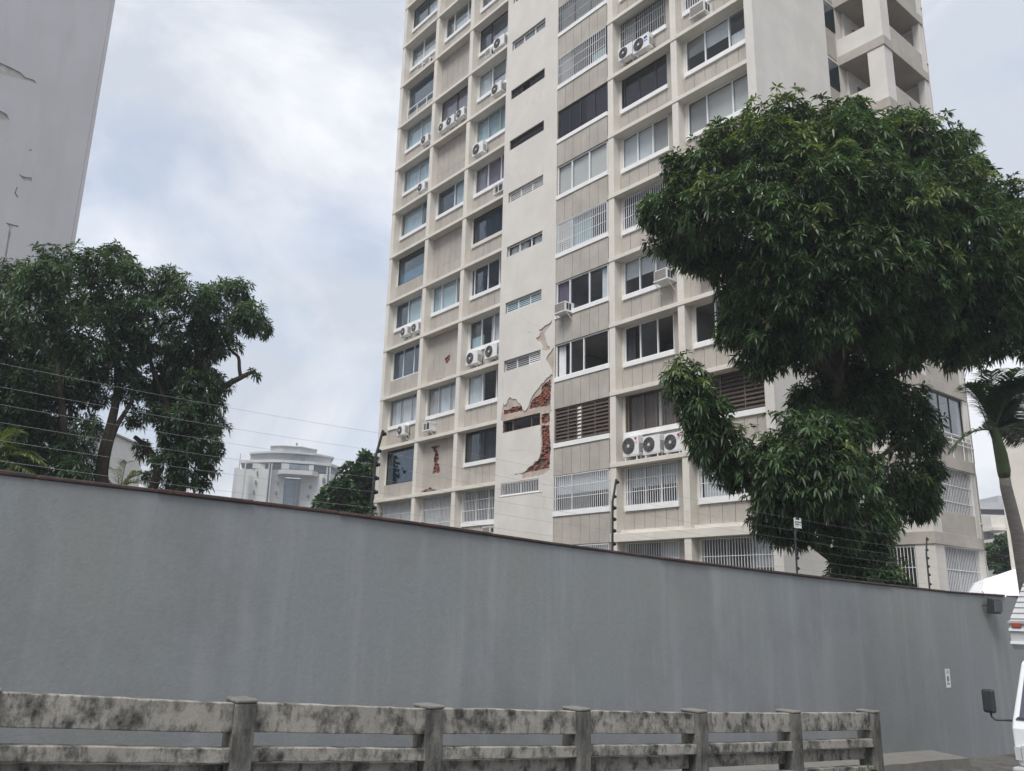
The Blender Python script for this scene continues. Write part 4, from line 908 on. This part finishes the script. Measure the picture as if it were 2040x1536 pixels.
# --- palms
def frond(q, base, dirv, length, droop, leaf, nl=26, lw=.03, rr=.022, seed=0, lift=.35):
    r = random.Random(seed); d = np.asarray(dirv, float); d = d/np.linalg.norm(d); base = np.asarray(base, float); up = np.array([0, 0, 1.0]); pts = []
    for i in range(12):
        t = i/11; pts.append(base+d*length*t-up*length*droop*t*t)
    q[0].tube(pts, [rr*(1-.85*i/11) for i in range(12)], 5)
    side0 = np.cross(d, up); side0 /= np.linalg.norm(side0)+1e-6
    for i in range(nl):
        t = .12+.88*i/nl; k = min(int(t*11), 10); p = pts[k]+(pts[k+1]-pts[k])*(t*11-k); tg = pts[k+1]-pts[k]; tg = tg/np.linalg.norm(tg)
        ll = leaf*(math.sin(math.pi*(.12+.80*t))**.7)*r.uniform(.85, 1.1)
        for sg in (-1, 1):
            dv = side0*sg*.8+tg*.55+up*(lift-.2*t)+np.array([r.gauss(0, .08) for _ in range(3)]); dv = dv/np.linalg.norm(dv)
            wv = np.cross(dv, up); wv = wv/(np.linalg.norm(wv)+1e-6)*lw*.5
            a = p; b_ = p+dv*ll*.5-up*ll*.06; c = p+dv*ll-up*ll*.34; n0 = len(q[1].v)
            q[1].v += [tuple(a-wv*.6), tuple(a+wv*.6), tuple(b_+wv), tuple(b_-wv), tuple(c)]
            q[1].f += [(n0, n0+1, n0+2, n0+3), (n0+3, n0+2, n0+4)]
def leaf_cols(ob, col, seed):
    me = ob.data; g = np.random.default_rng(seed); n = len(me.vertices); at = me.color_attributes.new('leaf', 'FLOAT_COLOR', 'POINT')
    c = np.repeat(np.array([col])*g.uniform(.7, 1.3, (n//5+1, 1)), 5, axis=0)[:n]
    at.data.foreach_set('color', np.concatenate([c, np.ones((n, 1))], 1).astype(np.float32).ravel())
def palm(name, label, base, top, r0, r1, fr, col, cat='palm', shaft=None, group=None, trunk_pts=None, trunk_mat='palm_trunk'):
    t = thing(name, label, cat, np.array([base[0], base[1], -.3]), group)
    pts = trunk_pts or [base, top]
    MB().tube([np.array([pts[0][0], pts[0][1], -.6])]+pts, [r0*1.1]+[r0+(r1-r0)*i/(len(pts)-1) for i in range(len(pts))], 12).build('trunk', trunk_mat, t, smooth=True)
    if shaft: MB().tube(shaft[0], shaft[1], 12).build('crownshaft', 'crownshaft', t, smooth=True)
    for i, f in enumerate(fr):
        q = (MB(), MB()); frond(q, *f[:4], f[4], seed=i, **(f[5] if len(f) > 5 else {}))
        rb = q[0].build('frond', 'crownshaft', t, smooth=True)
        lf = MB(); lf.v = q[1].v; lf.f = q[1].f
        me = bpy.data.meshes.new('leaflets'); me.from_pydata([tuple(np.asarray(v)-ORG[t]) for v in lf.v], [], lf.f); me.materials.append(M['frond'])
        ob = bpy.data.objects.new('leaflets', me); COL.objects.link(ob); ob.parent = rb; leaf_cols(ob, col, i)
    return t
RX, UP, FW = np.array([AR[0], AR[1], 0])/np.hypot(AR[0], AR[1]), np.array([0, 0, 1.0]), np.array([AD[0], AD[1], 0])/np.hypot(AD[0], AD[1])
ZP = 25
tp = [P(2047, 1190, ZP), P(2036, 1120, ZP), P(2026, 1060, ZP), P(2014, 1010, ZP), P(2004, 970, ZP), P(2001, 948, ZP)]
top = P(1981, 858, ZP)
fr = []
for i in range(24):
    a_ = -.35+1.75*((i*.618) % 1); df = math.sin(i*2.4)*.8; ln = 2.5+.5*math.sin(i*1.7)
    fr.append((top, RX*math.sin(a_)+UP*(math.cos(a_)+.25)+FW*df, ln, .35+.25*abs(math.sin(a_)), .85, dict(nl=52, lw=.055, rr=.028)))
fr.append((top, -RX*.75+UP*.25+FW*.2, 1.3, .75, .6, dict(nl=34, lw=.045, rr=.025)))
fr.append((P(1977, 872, ZP), -RX*.25+UP*1.0, 1.3, .1, .05, dict(nl=3, lw=.02, rr=.035)))
palm('royal_palm', 'royal palm with grey trunk, green crownshaft and feathery fronds beside the apartment block', tp[0], tp[-1], .20, .15, fr, (.06, .10, .05), trunk_pts=tp,
     shaft=([P(2001, 950, ZP), P(2000, 938, ZP), P(1994, 905, ZP), P(1986, 875, ZP), P(1980, 850, ZP)], [.16, .185, .175, .135, .08]))
b0 = P(-40, 930, 16); fr = []
for i, (dx, dz, df, ln, dp) in enumerate(((.9, .75, .1, 1.4, .55), (.9, .25, -.1, 1.3, .5), (.5, 1.1, .1, 1.5, .5), (.2, 1.0, .4, 1.3, .5), (1.0, -.05, .3, 1.2, .4), (.7, .6, .6, 1.3, .6), (-.4, 1, .2, 1.3, .5), (.8, .5, -.6, 1.2, .5))):
    fr.append((b0+UP*(.05*i), RX*dx+UP*dz+FW*df, ln, dp, .42, dict(nl=30, lw=.028, rr=.014)))
palm('areca_palm', 'yellowish green feather palm rising behind the boundary wall in front of mango foliage', b0, b0+UP*.1, .06, .05, fr, (.12, .15, .06), group='feather palms behind the wall')
b0 = P(238, 985, 30); fr = []
for i, (dx, dz, df, ln, dp) in enumerate(((-.7, .9, 0, 1.9, .6), (-.3, 1.1, .2, 2.0, .5), (.1, 1.1, -.1, 2.1, .5), (.5, 1.0, 0, 2.0, .6), (.9, .8, .1, 2.0, .7), (-1.0, .5, .1, 1.6, .6), (1.0, .45, -.2, 1.7, .6), (.7, .9, .5, 1.9, .5))):
    fr.append((b0+UP*(.05*i), RX*dx+UP*dz+FW*df, ln, dp, .55, dict(nl=30, lw=.04, rr=.018)))
palm('areca_palm', 'pale grey-green feather palm showing between the dark mango trunks', b0, b0+UP*.1, .09, .07, fr, (.20, .23, .15), group='feather palms behind the wall')

# ------------------------------------------------------------------ other buildings
# plain grey tower: blank flank with spalled patches
cx, cy = (lambda r: (r[0], r[1]))(ray(223, 0)); tx = -40.0; ty = tx*cy/cx
tower = thing('blank_tower', 'plain grey tower flank with small spalled patches of render, rising behind trees', 'building', (tx-6, ty-9, -.3))
def TW(a, z, d): return np.array([tx-d, ty+a, z])                # a along the flank, d inwards
def tpx(x, y): r = ray(x, y); t = tx/r[0]; return (r[1]*t-ty, r[2]*t+EYE)
MB().box(tx-13, tx-.05, ty-24, ty-.001, -.5, 62).build('wall', 'tower_core', tower)
SC = 2.954
tw = [[(-40,350),(0,368),(60,395),(120,425),(150,455),(200,470),(216,492),(190,482),(110,462),(40,448),(-40,415)], [(-30,640),(10,655),(40,672),(55,705),(40,718),(0,708),(-30,700)],
      [(110,1025),(140,1040),(186,1045),(188,1068),(150,1072),(130,1050)], [(36,1310),(110,1330),(108,1338),(75,1335),(50,1440),(38,1520),(26,1520),(40,1440),(55,1340)], [(98,1100),(104,1104),(92,1135),(108,1160),(102,1166),(86,1136)], [(170,880),(188,880),(186,886),(172,886)]]
hl = [roughen([tpx(x/SC, y/SC) for x, y in pl], .03, .4, 80+i) for i, pl in enumerate(tw)]
layer('render_skin', 'tower_paint', [(-24, -.5), (-.01, -.5), (-.01, 62), (-24, 62)], hl, TW, -.0, .045, tower)
MB().box(tx-13, tx-.001, ty-.0, ty+.15, -.5, 62.3).build('edge_fin', 'tower_paint', tower)
MB().box(tx-13.1, tx+.1, ty-24.1, ty+.2, 62.35, 62.7).build('roof', 'tower_paint', tower)
# pale house behind the trunks
hb = P(190, 905, 45); house = thing('white_house', 'white-walled house glimpsed between mango trunks behind the boundary wall', 'house', (hb[0], hb[1], -.3))
q = MB(); q.obox(P(140, 905, 45)*np.array([1, 1, 0])+np.array([0, 0, -.5]), RX*2.1, FW*4, (0, 0, P(150, 862, 45)[2]+.5)); q.build('wall', 'white_paint', house)
q = MB(); o = P(138, 905, 45); q.obox(np.array([o[0], o[1], P(150, 862, 45)[2]+.001])-FW*.2, RX*2.3, FW*4.4, (0, 0, .1)); q.build('roof', 'far_band', house)
# distant polygonal office block
ZD = 200.0; KD = ZD/F_PX; oD = P(550, 1200, ZD); gz = -1.0
far = thing('office_block', 'distant pale concrete polygonal office block with stepped terraces and tall blue glazing', 'building', (oD[0], oD[1], gz))
fwD = ray(550, 1200)*np.array([1, 1, 0]); fwD /= np.linalg.norm(fwD); rxD = np.array([fwD[1], -fwD[0], 0])
hz = P(550, 1200, ZD)[2]
def FD(x, y, dep): return np.array([oD[0], oD[1], 0])+rxD*((x-550)*KD)+fwD*(dep-6)+np.array([0, 0, hz+(1200-y)*KD])
def fprism(plan, y0, y1, nm, mt, par=far):                      # plan: list of (px x, depth m)
    b = MB(); n = len(plan)
    for yy in (y0, y1):
        for x, dd in plan: b.v.append(tuple(FD(x, yy, dd)))
    b.f = [tuple(range(n)), tuple(reversed(range(n, 2*n)))]+[(i, (i+1) % n, n+(i+1) % n, n+i) for i in range(n)]
    return b.build(nm, mt, par)
YB = 1290
fprism([(452,5),(514,1.5),(514,9),(452,12)], YB, 940, 'wall', 'far_conc'); fprism([(514,1),(545,3.2),(546,12),(514,12)], YB, 941, 'wall', 'far_conc')
fprism([(577,4),(620,1),(632,1.2),(632,12),(577,12)], YB, 944, 'wall', 'far_conc'); fprism([(633,1.5),(656,6.5),(656,16),(633,16)], YB, 941, 'wall', 'far_conc')
fprism([(444,6),(454,5.5),(454,9),(444,9)], YB, 936, 'pilaster', 'far_band')
fprism([(546,4.2),(577,4.6),(577,10),(546,10)], YB, 953, 'glazing', 'far_glass')
for x in (551.5, 562, 570): fprism([(x,3.9),(x+.7,3.9),(x+.7,4.7),(x,4.7)], YB, 953.2, 'mullion', 'far_band')
fprism([(530,1.6),(540,-.5),(598,-.5),(610,1.2),(610,4),(530,4)], 950, 941, 'canopy', 'far_conc')
fprism([(466,7),(512,2.6),(536,1.6),(602,1.8),(634,3),(654,8),(654,14),(466,14)], 940.5, 925, 'storey', 'far_dark'); fprism([(455,5.5),(512,1.6),(536,.6),(602,.8),(636,2),(657,7),(657,15),(455,15)], 926, 920.5, 'terrace', 'far_conc')
fprism([(472,7.5),(512,3.6),(536,2.6),(602,2.8),(634,4.5),(640,14),(472,14)], 920.4, 906, 'storey', 'far_band'); fprism([(470,6.5),(480,5),(512,2),(536,1),(602,1.4),(641,5),(638,16),(480,16)], 905.8, 902.4, 'roof', 'far_conc')
fprism([(512,5),(535,3.5),(570,3.5),(604,6),(604,13),(512,13)], 902.3, 889, 'penthouse', 'far_band'); fprism([(510.5,4.6),(535,3),(572,3),(605.5,5.8),(605.5,13.5),(510.5,13.5)], 889, 887.6, 'roof', 'far_conc')
fprism([(452,6.5),(453.2,6.5),(453.2,8),(452,8)], 936, 905, 'pilaster', 'far_conc')
for x in (466, 511.5, 516.5, 626, 632): fprism([(x,.2),(x+2.2,.2),(x+2.2,2.2),(x,2.2)], YB, 930, 'pilaster', 'far_band')
for x, y, w_, h_ in ((489,967,2,7),(487,987,2,7),(490,948,1.2,9),(533,966,3.2,5.5),(531.5,986,3.2,5.5),(596,971,4.4,5),(594,990,4.4,5),(621.5,957,4.5,8),(619,976,4.5,8),(618,994,4.5,6)):
    dep = {489:2.6,487:2.7,490:2.6,533:2.1,531.5:2.0,596:2.4,594:2.5}.get(x, .75)
    wn = fprism([(x-w_/2,dep-.4),(x+w_/2,dep-.4),(x+w_/2,dep+.3),(x-w_/2,dep+.3)], y+h_/2, y-h_/2, 'window', 'far_dark'); fprism([(x-.12,dep-.5),(x+.12,dep-.5),(x+.12,dep-.38),(x-.12,dep-.38)], y+h_/2, y-h_/2, 'mullion', 'far_conc', wn)
for x0, x1, y0, y1, dep in ((553,571,938,929,1.0),(573,588,939,929.5,1.1),(562,571,919,909,2.2),(582,590,920,911,2.3)):
    wn = fprism([(x0,dep-.3),(x1,dep-.3),(x1,dep+.3),(x0,dep+.3)], y0, y1, 'window', 'far_glass')
    for i in range(5): xx = x0+(x1-x0)*i/4; fprism([(xx-.25,dep-.5),(xx+.25,dep-.5),(xx+.25,dep-.28),(xx-.25,dep-.28)], y0, y1, 'mullion', 'far_conc', wn)
for x0, x1, dep in ((590,600,.5),(536,552,.3),(480,505,3.0)): fprism([(x0,dep),(x1,dep),(x1,dep+1),(x0,dep+1)], 939, 928.5, 'wall', 'far_conc')
fprism([(560,5),(576,5),(576,7),(560,7)], 901, 893, 'hatch', 'far_conc'); fprism([(562,6),(564,6),(564,7.5),(562,7.5)], 889, 878, 'flue', 'far_band'); fprism([(561.2,5.8),(564.8,5.8),(564.8,7.7),(561.2,7.7)], 879, 877, 'flue', 'far_dark')
fprism([(574.8,7),(575.1,7),(575.1,7.4),(574.8,7.4)], 888, 875, 'mast', 'far_band')
# right: concrete wall end, far building, tent
q = P(2024, 1190, 30); nb_ = thing('concrete_tower', 'pale concrete building edge standing behind the royal palm', 'building', (q[0], q[1], -.3))
o = P(2022, 1190, 30)*np.array([1, 1, 0]); dv = ray(2022, 1190)*np.array([1, 1, 0]); dv = dv/np.linalg.norm(dv); rv = np.array([dv[1], -dv[0], 0]); zt = P(2022, 848, 30)[2]
MB().obox(o+np.array([0, 0, -.5]), rv*6, dv*6+rv*.4, (0, 0, zt+.5)).build('wall', 'cream', nb_)
MB().obox(o+np.array([0, 0, zt+.001])-rv*.08-dv*.08, rv*6.2, dv*6+rv*.4, (0, 0, .22)).build('parapet', 'panel', nb_)
ZF = 120; oF = P(2000, 1200, ZF); fb = thing('grey_offices', 'distant grey flat-roofed block with ribbon windows behind the royal palm', 'building', (oF[0], oF[1], -.5))
KF = ZF/F_PX; hzF = oF[2]
def FR(x, y, dep=0): return np.array([oF[0], oF[1], 0])+RX*((x-2000)*KF)+FW*dep+np.array([0, 0, hzF+(1200-y)*KF])
def rbox(x0, x1, y0, y1, d0, d1, nm, mt): MB().obox(FR(x0, y1, d0), RX*((x1-x0)*KF), FW*(d1-d0), (0, 0, (y1-y0)*KF)).build(nm, mt, fb)
rbox(1966, 2075, 1002, 1016, -.5, 9, 'parapet', 'far_band'); rbox(1968, 2075, 1016, 1027, .2, 9, 'window', 'far_dark'); rbox(1966, 2075, 1027, 1042, -.4, 9, 'wall', 'far_conc'); rbox(1990, 2075, 1042, 1060, .3, 9, 'window', 'far_dark'); rbox(1966, 2075, 1060, 1230, 0, 9, 'wall', 'far_conc'); rbox(2022, 2060, 985, 1002, 1, 6, 'plant_room', 'far_band')
rbox(1962, 1990, 1034, 1058, -4, -.6, 'wall', 'cream'); rbox(1960, 1998, 1058, 1064, -4.6, -.6, 'balcony', 'cream'); rbox(1962, 1996, 1080, 1086, -4.4, -.6, 'balcony', 'cream'); rbox(1966, 1980, 1066, 1078, -2, -.7, 'window', 'far_dark')
q = P(1998, 1190, 28); tent = thing('white_tent', 'plain white canopy roof showing above the boundary wall by the palm', 'tent', (q[0], q[1], -.3))
k_ = 28/F_PX; tb = MB()
e0, e1 = P(1960, 1154, 30), P(2085, 1112, 30.5); f0, f1 = P(1955, 1205, 28), P(2085, 1205, 28)
tb.v = [tuple(f0), tuple(f1), tuple(e1), tuple(e0), tuple(f0+FW*5), tuple(f1+FW*5)]; tb.f = [(0, 1, 2, 3), (3, 2, 5, 4), (0, 3, 4), (1, 5, 2)]
tb.build('canopy', 'tent', tent)
for c in (f0, f1, f0+FW*5, f1+FW*5): MB().tube([np.array([c[0], c[1], -.5]), c+np.array([0, 0, -.001])], .04, 8).build('leg', 'white_metal', tent)

# ------------------------------------------------------------------ electric fence on the wall
EP = [(-18, 1.0), (741, .5), (1221, 0), (1585, 0), (1850, 0)]
posts = []
def wall_s(x):                                                # pixel column on the wall top
    lo, hi = -6.0, 30.0
    for _ in range(50):
        s = (lo+hi)/2; v = SP(s, WP+.09, wall_top(s))-CAM; xx = 1020+F_PX*(v@AR)/(v@AD)
        if xx < x: lo = s
        else: hi = s
    return s
lab = ['black stay post with insulators, farthest from the mango tree', 'black fence post on wall before the building corner', 'black fence post on wall in front of the barred windows', 'black fence post on wall carrying a white warning sign', 'wavy black fence post on wall beside the rear wing']
r_ = random.Random(4); WH = [.06, .24, .40, .56, .72, .93]
for i, x in enumerate((-75, 739, 1220, 1588, 1852)):
    s_ = wall_s(x); b0 = SP(s_, WP+.09, wall_top(s_)-.002); hh = 1.0 if i != 3 else .95
    t = thing('fence_post', lab[i], 'fence post', b0, 'electric fence posts on the boundary wall')
    lean = DS*.02
    MB().tube([b0, b0+UP*.68*hh+lean*.5, b0+UP*.80*hh+lean+DS*.02, b0+UP*1.0*hh+lean+DS*.065], [.017, .017, .016, .016], 8).build('pole', 'dark_metal', t)
    att = []
    for wv in WH:
        p = b0+UP*(wv*hh+.03)+lean*wv+(DS*.05 if wv > .8 else 0)+DS*.012
        MB().tube([p, p+DS*.02, p+DS*.028, p+DS*.045, p+DS*.05], [.026, .030, .018, .022, .008], 8).build('insulator', 'insulator', t)
        att.append(p+DS*.047)
    posts.append(att)
for j in range(6):
    q = MB(); pts = []
    ends = [posts[0][j]-DS*7]+[a[j] for a in posts]+[posts[-1][j]+DS*6+UP*(-.2)]
    for a, b in zip(ends, ends[1:]):
        for k in range(6): t = k/6; pts.append(a+(b-a)*t-UP*.025*4*t*(1-t))
    pts.append(ends[-1]); q.tube(pts, .0014, 5)
    o = q.build('fence_wire', 'wire'); tag(o, 'thin wire strung between black posts, %s strand above the coping' % ('lowest', 'second', 'third', 'fourth', 'fifth', 'topmost')[j], 'wire', 'electric fence wires')
# warning sign
a = posts[3][5]; sg = thing('warning_sign', 'small white notched warning sign wired to the electric fence', 'sign', a-UP*.16-DN*.03)
o = a-UP*.155-DN*.022-DS*.16
def SG(x, z, d): return o+DS*x+UP*z-DN*d
layer('plate', 'sign_white', [(0, 0), (.20, 0), (.20, .17), (.16, .17), (.155, .135), (.05, .135), (.045, .17), (0, .17)], [], SG, 0, .004, sg)
q = MB(); r_ = random.Random(2)
for z0, h_, x1 in ((.088, .024, .185), (.05, .024, .13)):
    x = .02
    while x < x1: w_ = r_.uniform(.008, .016); q.prism([(x, z0), (x+w_, z0), (x+w_, z0+h_), (x, z0+h_)], SG, .0045, .0055); x += w_+.005
q.prism([(.02, .025), (.11, .025), (.11, .032), (.02, .032)], SG, .0045, .0055); q.prism([(.15, .045), (.18, .07), (.165, .03)], SG, .0045, .0055)
q.prism([(.01, .145), (.02, .16), (.034, .145)], SG, .0045, .0055); q.prism([(.17, .145), (.18, .16), (.19, .145)], SG, .0045, .0055)
q.build('lettering', 'sign_black', sg)
MB().tube([a-UP*.03-DS*.06-DN*.017, a-UP*.0-DS*.06], .003, 5).build('tie', 'wire', sg)
# notice on the wall
s_, z_ = street(1888, 1351, WP); nt_ = thing('wall_notice', 'small white paper notice with round dark emblem stuck on the grey wall', 'notice', SP(s_, WP-.002, z_-.18))
def NW(x, z, d): return SP(s_+x+.02*z, WP-.003-d, z_+z)
MB().prism([(-.085, -.17), (.085, -.17), (.085, .17), (-.085, .17)], NW, 0, .002).build('sheet', 'sign_white', nt_)
q = MB(); q.prism([(.05*math.cos(a_)*.9, .06*math.sin(a_)-.01) for a_ in np.linspace(0, 2*math.pi, 22)[:-1]], NW, .0025, .0035).build('emblem', 'logo_grey', nt_)
q = MB()
for z0, w_, h_ in ((.14, .05, .012), (.115, .055, .008), (.098, .055, .008), (.08, .05, .008), (-.115, .05, .03)): q.prism([(-w_, z0), (w_, z0), (w_, z0+h_), (-w_, z0+h_)], NW, .0025, .0035)
q.build('print', 'logo_grey', nt_)
# floodlight
s_, z_ = street(1966, 1208, WP); fl = thing('floodlight', 'black floodlight fixed high on the grey wall near the parked truck', 'floodlight', SP(s_, WP-.1, z_))
q = MB(); q.obox(SP(s_-.19, WP-.19, z_-.15), DS*.38, DN*.12+UP*.02, UP*.30-DN*.03); q.build('housing', 'plastic_black', fl, bevel=.015)
q = MB(); q.obox(SP(s_-.15, WP-.235, z_-.11), DS*.30, DN*.035+UP*.006, UP*.22-DN*.02); q.build('lens', 'far_dark', fl)
MB().tube([SP(s_-.2, WP-.002, z_+.02), SP(s_-.2, WP-.1, z_+.02)], .012, 6).tube([SP(s_+.2, WP-.002, z_+.02), SP(s_+.2, WP-.1, z_+.02)], .012, 6).build('bracket', 'dark_metal', fl)
MB().tube([SP(s_-.1, WP-.10, z_+.14), SP(s_-.12, WP-.03, z_+.22), SP(s_-.14, WP-.01, z_+.30)], .008, 6).build('cable', 'plastic_black', fl)

# ------------------------------------------------------------------ parked truck
TP = 5.55
sT, zc = street(2012, 1425, TP); gT = ground_z(sT)
tr = thing('delivery_truck', 'white light truck with corrugated box body and black mirror, parked facing along the wall', 'truck', SP(sT+1.5, TP-.95, gT))
def T(l, g, h): return SP(sT+g, TP-l, gT+h)                    # l from wall side, g rearwards, h up
TWD = 1.9
def section(rows, nm, mt, **kw):                                # rows: (g, h, inset) profile loop extruded across the cab
    b = MB(); n = len(rows)
    for sgn in (0, 1):
        for g_, h_, ins in rows: b.v.append(tuple(T(ins if sgn == 0 else TWD-ins, g_, h_)))
    b.f = [tuple(range(n)), tuple(reversed(range(n, 2*n)))]+[(i, (i+1) % n, n+(i+1) % n, n+i) for i in range(n)]
    return b.build(nm, mt, tr, **kw)
section([(.03, .62, .03), (0, .85, 0), (0, 1.08, 0), (.04, 1.18, .0), (.30, 1.90, .085), (.50, 2.0, .11), (1.5, 2.0, .11), (1.6, 1.9, .09), (1.6, .62, .02)], 'cab', 'truck_white', bevel=.03)
def tquad(pts, nm, mt, th=.01): 
    b = MB(); nrm = np.cross(T(*pts[1])-T(*pts[0]), T(*pts[2])-T(*pts[0])); nrm /= np.linalg.norm(nrm)
    if nrm@DS > 0: nrm = -nrm
    for k_ in (0.004, th):
        for p in pts: b.v.append(tuple(T(*p)+nrm*k_))
    n = len(pts); b.f = [tuple(range(n)), tuple(reversed(range(n, 2*n)))]+[(i, (i+1) % n, n+(i+1) % n, n+i) for i in range(n)]
    return b.build(nm, mt, tr)
tquad([(.09, .058, 1.22), (1.81, .058, 1.22), (1.75, .29, 1.865), (.15, .29, 1.865)], 'windscreen', 'glass_tint')
tquad([(.05, .042, 1.185), (1.85, .042, 1.185), (1.82, .056, 1.216), (.08, .056, 1.216)], 'scuttle', 'plastic_black', .02)
tquad([(.42, .0, .98), (1.48, .0, .98), (1.62, .0, 1.13), (.28, .0, 1.13)], 'grille', 'plastic_black', .014)
for a in (.10, 1.48):
    tquad([(a, .012, .70), (a+.32, .012, .70), (a+.32, .0, .88), (a, .0, .88)], 'headlight', 'lamp_clear', .025); tquad([(a-.085 if a < 1 else a+.33, .012, .70), (a-.01 if a < 1 else a+.405, .012, .70), (a-.01 if a < 1 else a+.405, 0, .86), (a-.085 if a < 1 else a+.33, 0, .86)], 'indicator', 'lamp_clear', .02)
MB().obox(T(-.02, -.08, .36), -DN*1.94, DS*.25, UP*.26).build('bumper', 'truck_grey', tr, bevel=.03)
MB().obox(T(.06, -.085, .42), -DN*1.78, DS*.02, UP*.05).build('bumper_slot', 'plastic_black', tr)
for sg_, l0 in ((1, 0), (-1, TWD)):
    f_ = lambda a, b_, c: T(l0-sg_*a, b_, c)
    MB().tube([f_(-.01, .06, 1.17), f_(.20, .02, 1.16), f_(.245, .02, 1.19), f_(.25, .02, 1.26)], .014, 8).build('mirror_arm', 'plastic_black', tr, smooth=True)
    o = f_(.25, .0, 1.24); MB().obox(o-DN*.08-DS*.03, DN*.16, DS*.07, UP*.30).build('mirror', 'plastic_black', tr, bevel=.028)
    MB().obox(f_(-.02 if sg_ > 0 else .04, .16, 1.0), DN*.05, DS*.12, UP*.08).build('marker', 'truck_grey', tr, bevel=.015)
    MB().obox(f_(-.02, .45, 1.2) if sg_ < 0 else f_(-.0, .45, 1.2), DN*.006, DS*.8, UP*.55).build('side_window', 'glass_tint', tr)
    for g_ in (.75, 3.6):
        c = f_(-.22, g_, .38); b = MB(); b.tube([c-DN*.11, c+DN*.11], .38, 28); b.build('tyre', 'rubber', tr); b = MB(); b.tube([c-DN*.115, c+DN*.115], .21, 20); b.build('rim', 'truck_grey', tr)
MB().obox(T(.3, 1.6, .55), -DN*1.3, DS*3.4, UP*.2).build('chassis', 'plastic_black', tr)
bx = MB(); LB = [(.42, 2.06), (.36, 2.12), (.36, 2.42), (.95, 2.95), (5.0, 2.95), (5.0, .76), (1.72, .76), (1.72, 2.06)]
for l_ in (-.03, 1.97):
    for g_, h_ in LB: bx.v.append(tuple(T(l_, g_, h_)))
n = len(LB); bx.f = [tuple(range(n)), tuple(reversed(range(n, 2*n)))]+[(i, (i+1) % n, n+(i+1) % n, n+i) for i in range(n)]
bx.build('box_body', 'box_grey', tr)
for i in range(7):
    t = (i+.5)/7; g_ = .36+(.95-.36)*t; h_ = 2.42+(2.95-2.42)*t; MB().obox(T(-.032, g_-.006, h_-.004), -DN*2.004, DS*.02, UP*.014-DS*.012).build('rib', 'truck_grey', tr)
for h_ in (2.40, 2.30, 2.13): MB().obox(T(-.034, .335, h_), -DN*2.008, DS*.03, UP*.035).build('rail', 'truck_grey' if h_ == 2.40 else 'white_metal', tr)
for l_ in (.10, 1.75): MB().obox(T(l_-.09, .32, 2.34), -DN*.12, DS*.035, UP*.07).build('marker_lamp', 'lamp_red', tr, bevel=.012)

# ------------------------------------------------------------------ small things by the road
s_, z_ = street(1728, 1535, FP-.10); wd = thing('weed', 'small leafy green weed at the foot of the concrete fence', 'weed', SP(s_, FP-.1, ground_z(s_)))
g_ = np.random.default_rng(3); nC = 16; cc = SP(s_, FP-.1, ground_z(s_))[None]+g_.normal(0, .05, (nC, 3))*np.array([1, 1, 0])+np.array([0, 0, 1])*g_.uniform(.05, z_-ground_z(s_)+.03, (nC, 1))
leaf_mesh('leaves', cc, g_.normal(0, .4, (nC, 3))+np.array([0, 0, 1]), 5, .10, .05, np.array([[.05, .11, .03]])*g_.uniform(.7, 1.3, (nC, 1)), wd, seed=3, droop=.3)
for i in range(5): MB().tube([SP(s_, FP-.1, ground_z(s_)), cc[i]], .005, 5).build('stem', 'crownshaft', wd)
g_ = np.random.default_rng(8); q = MB()
for i in range(260):                                           # dry leaves and rubbish on the pavement
    s1 = g_.uniform(-3, 20); p1 = g_.uniform(7.0, 7.9); a = g_.uniform(0, 6.28); l_ = g_.uniform(.03, .09); c = SP(s1, p1, ground_z(s1)+.065+g_.uniform(0, .02)); v1 = np.array([math.cos(a), math.sin(a), g_.uniform(-.2, .2)])*l_; v2 = np.array([-math.sin(a), math.cos(a), 0])*l_*.35
    n0 = len(q.v); q.v += [tuple(c-v1), tuple(c+v2), tuple(c+v1), tuple(c-v2+np.array([0, 0, .01]))]; q.f.append((n0, n0+1, n0+2, n0+3))
o = struct(q.build('leaf_litter', 'pavement', loc=(0, 0, 0)), 'stuff'); tag(o, 'dry leaves and scraps lying on the pavement behind the fence', 'leaf litter')

# ------------------------------------------------------------------ air
hz_ = MB().box(-330, 70, -70, 270, -4.5, 66); me = hz_.mesh('haze', None); ob = bpy.data.objects.new('haze', me); COL.objects.link(ob); struct(ob, 'stuff')
hm = bpy.data.materials.new('haze'); hm.use_nodes = True; t = hm.node_tree; t.nodes.clear(); o = t.nodes.new('ShaderNodeOutputMaterial'); v = t.nodes.new('ShaderNodeVolumePrincipled')
v.inputs['Color'].default_value = (.86, .92, 1, 1); v.inputs['Density'].default_value = .0011; v.inputs['Anisotropy'].default_value = .3
t.links.new(v.outputs[0], o.inputs['Volume']); me.materials.append(hm); ob.display_type = 'WIRE'
ob['label'] = 'thin pale haze in the air over the whole scene'; ob['category'] = 'haze'
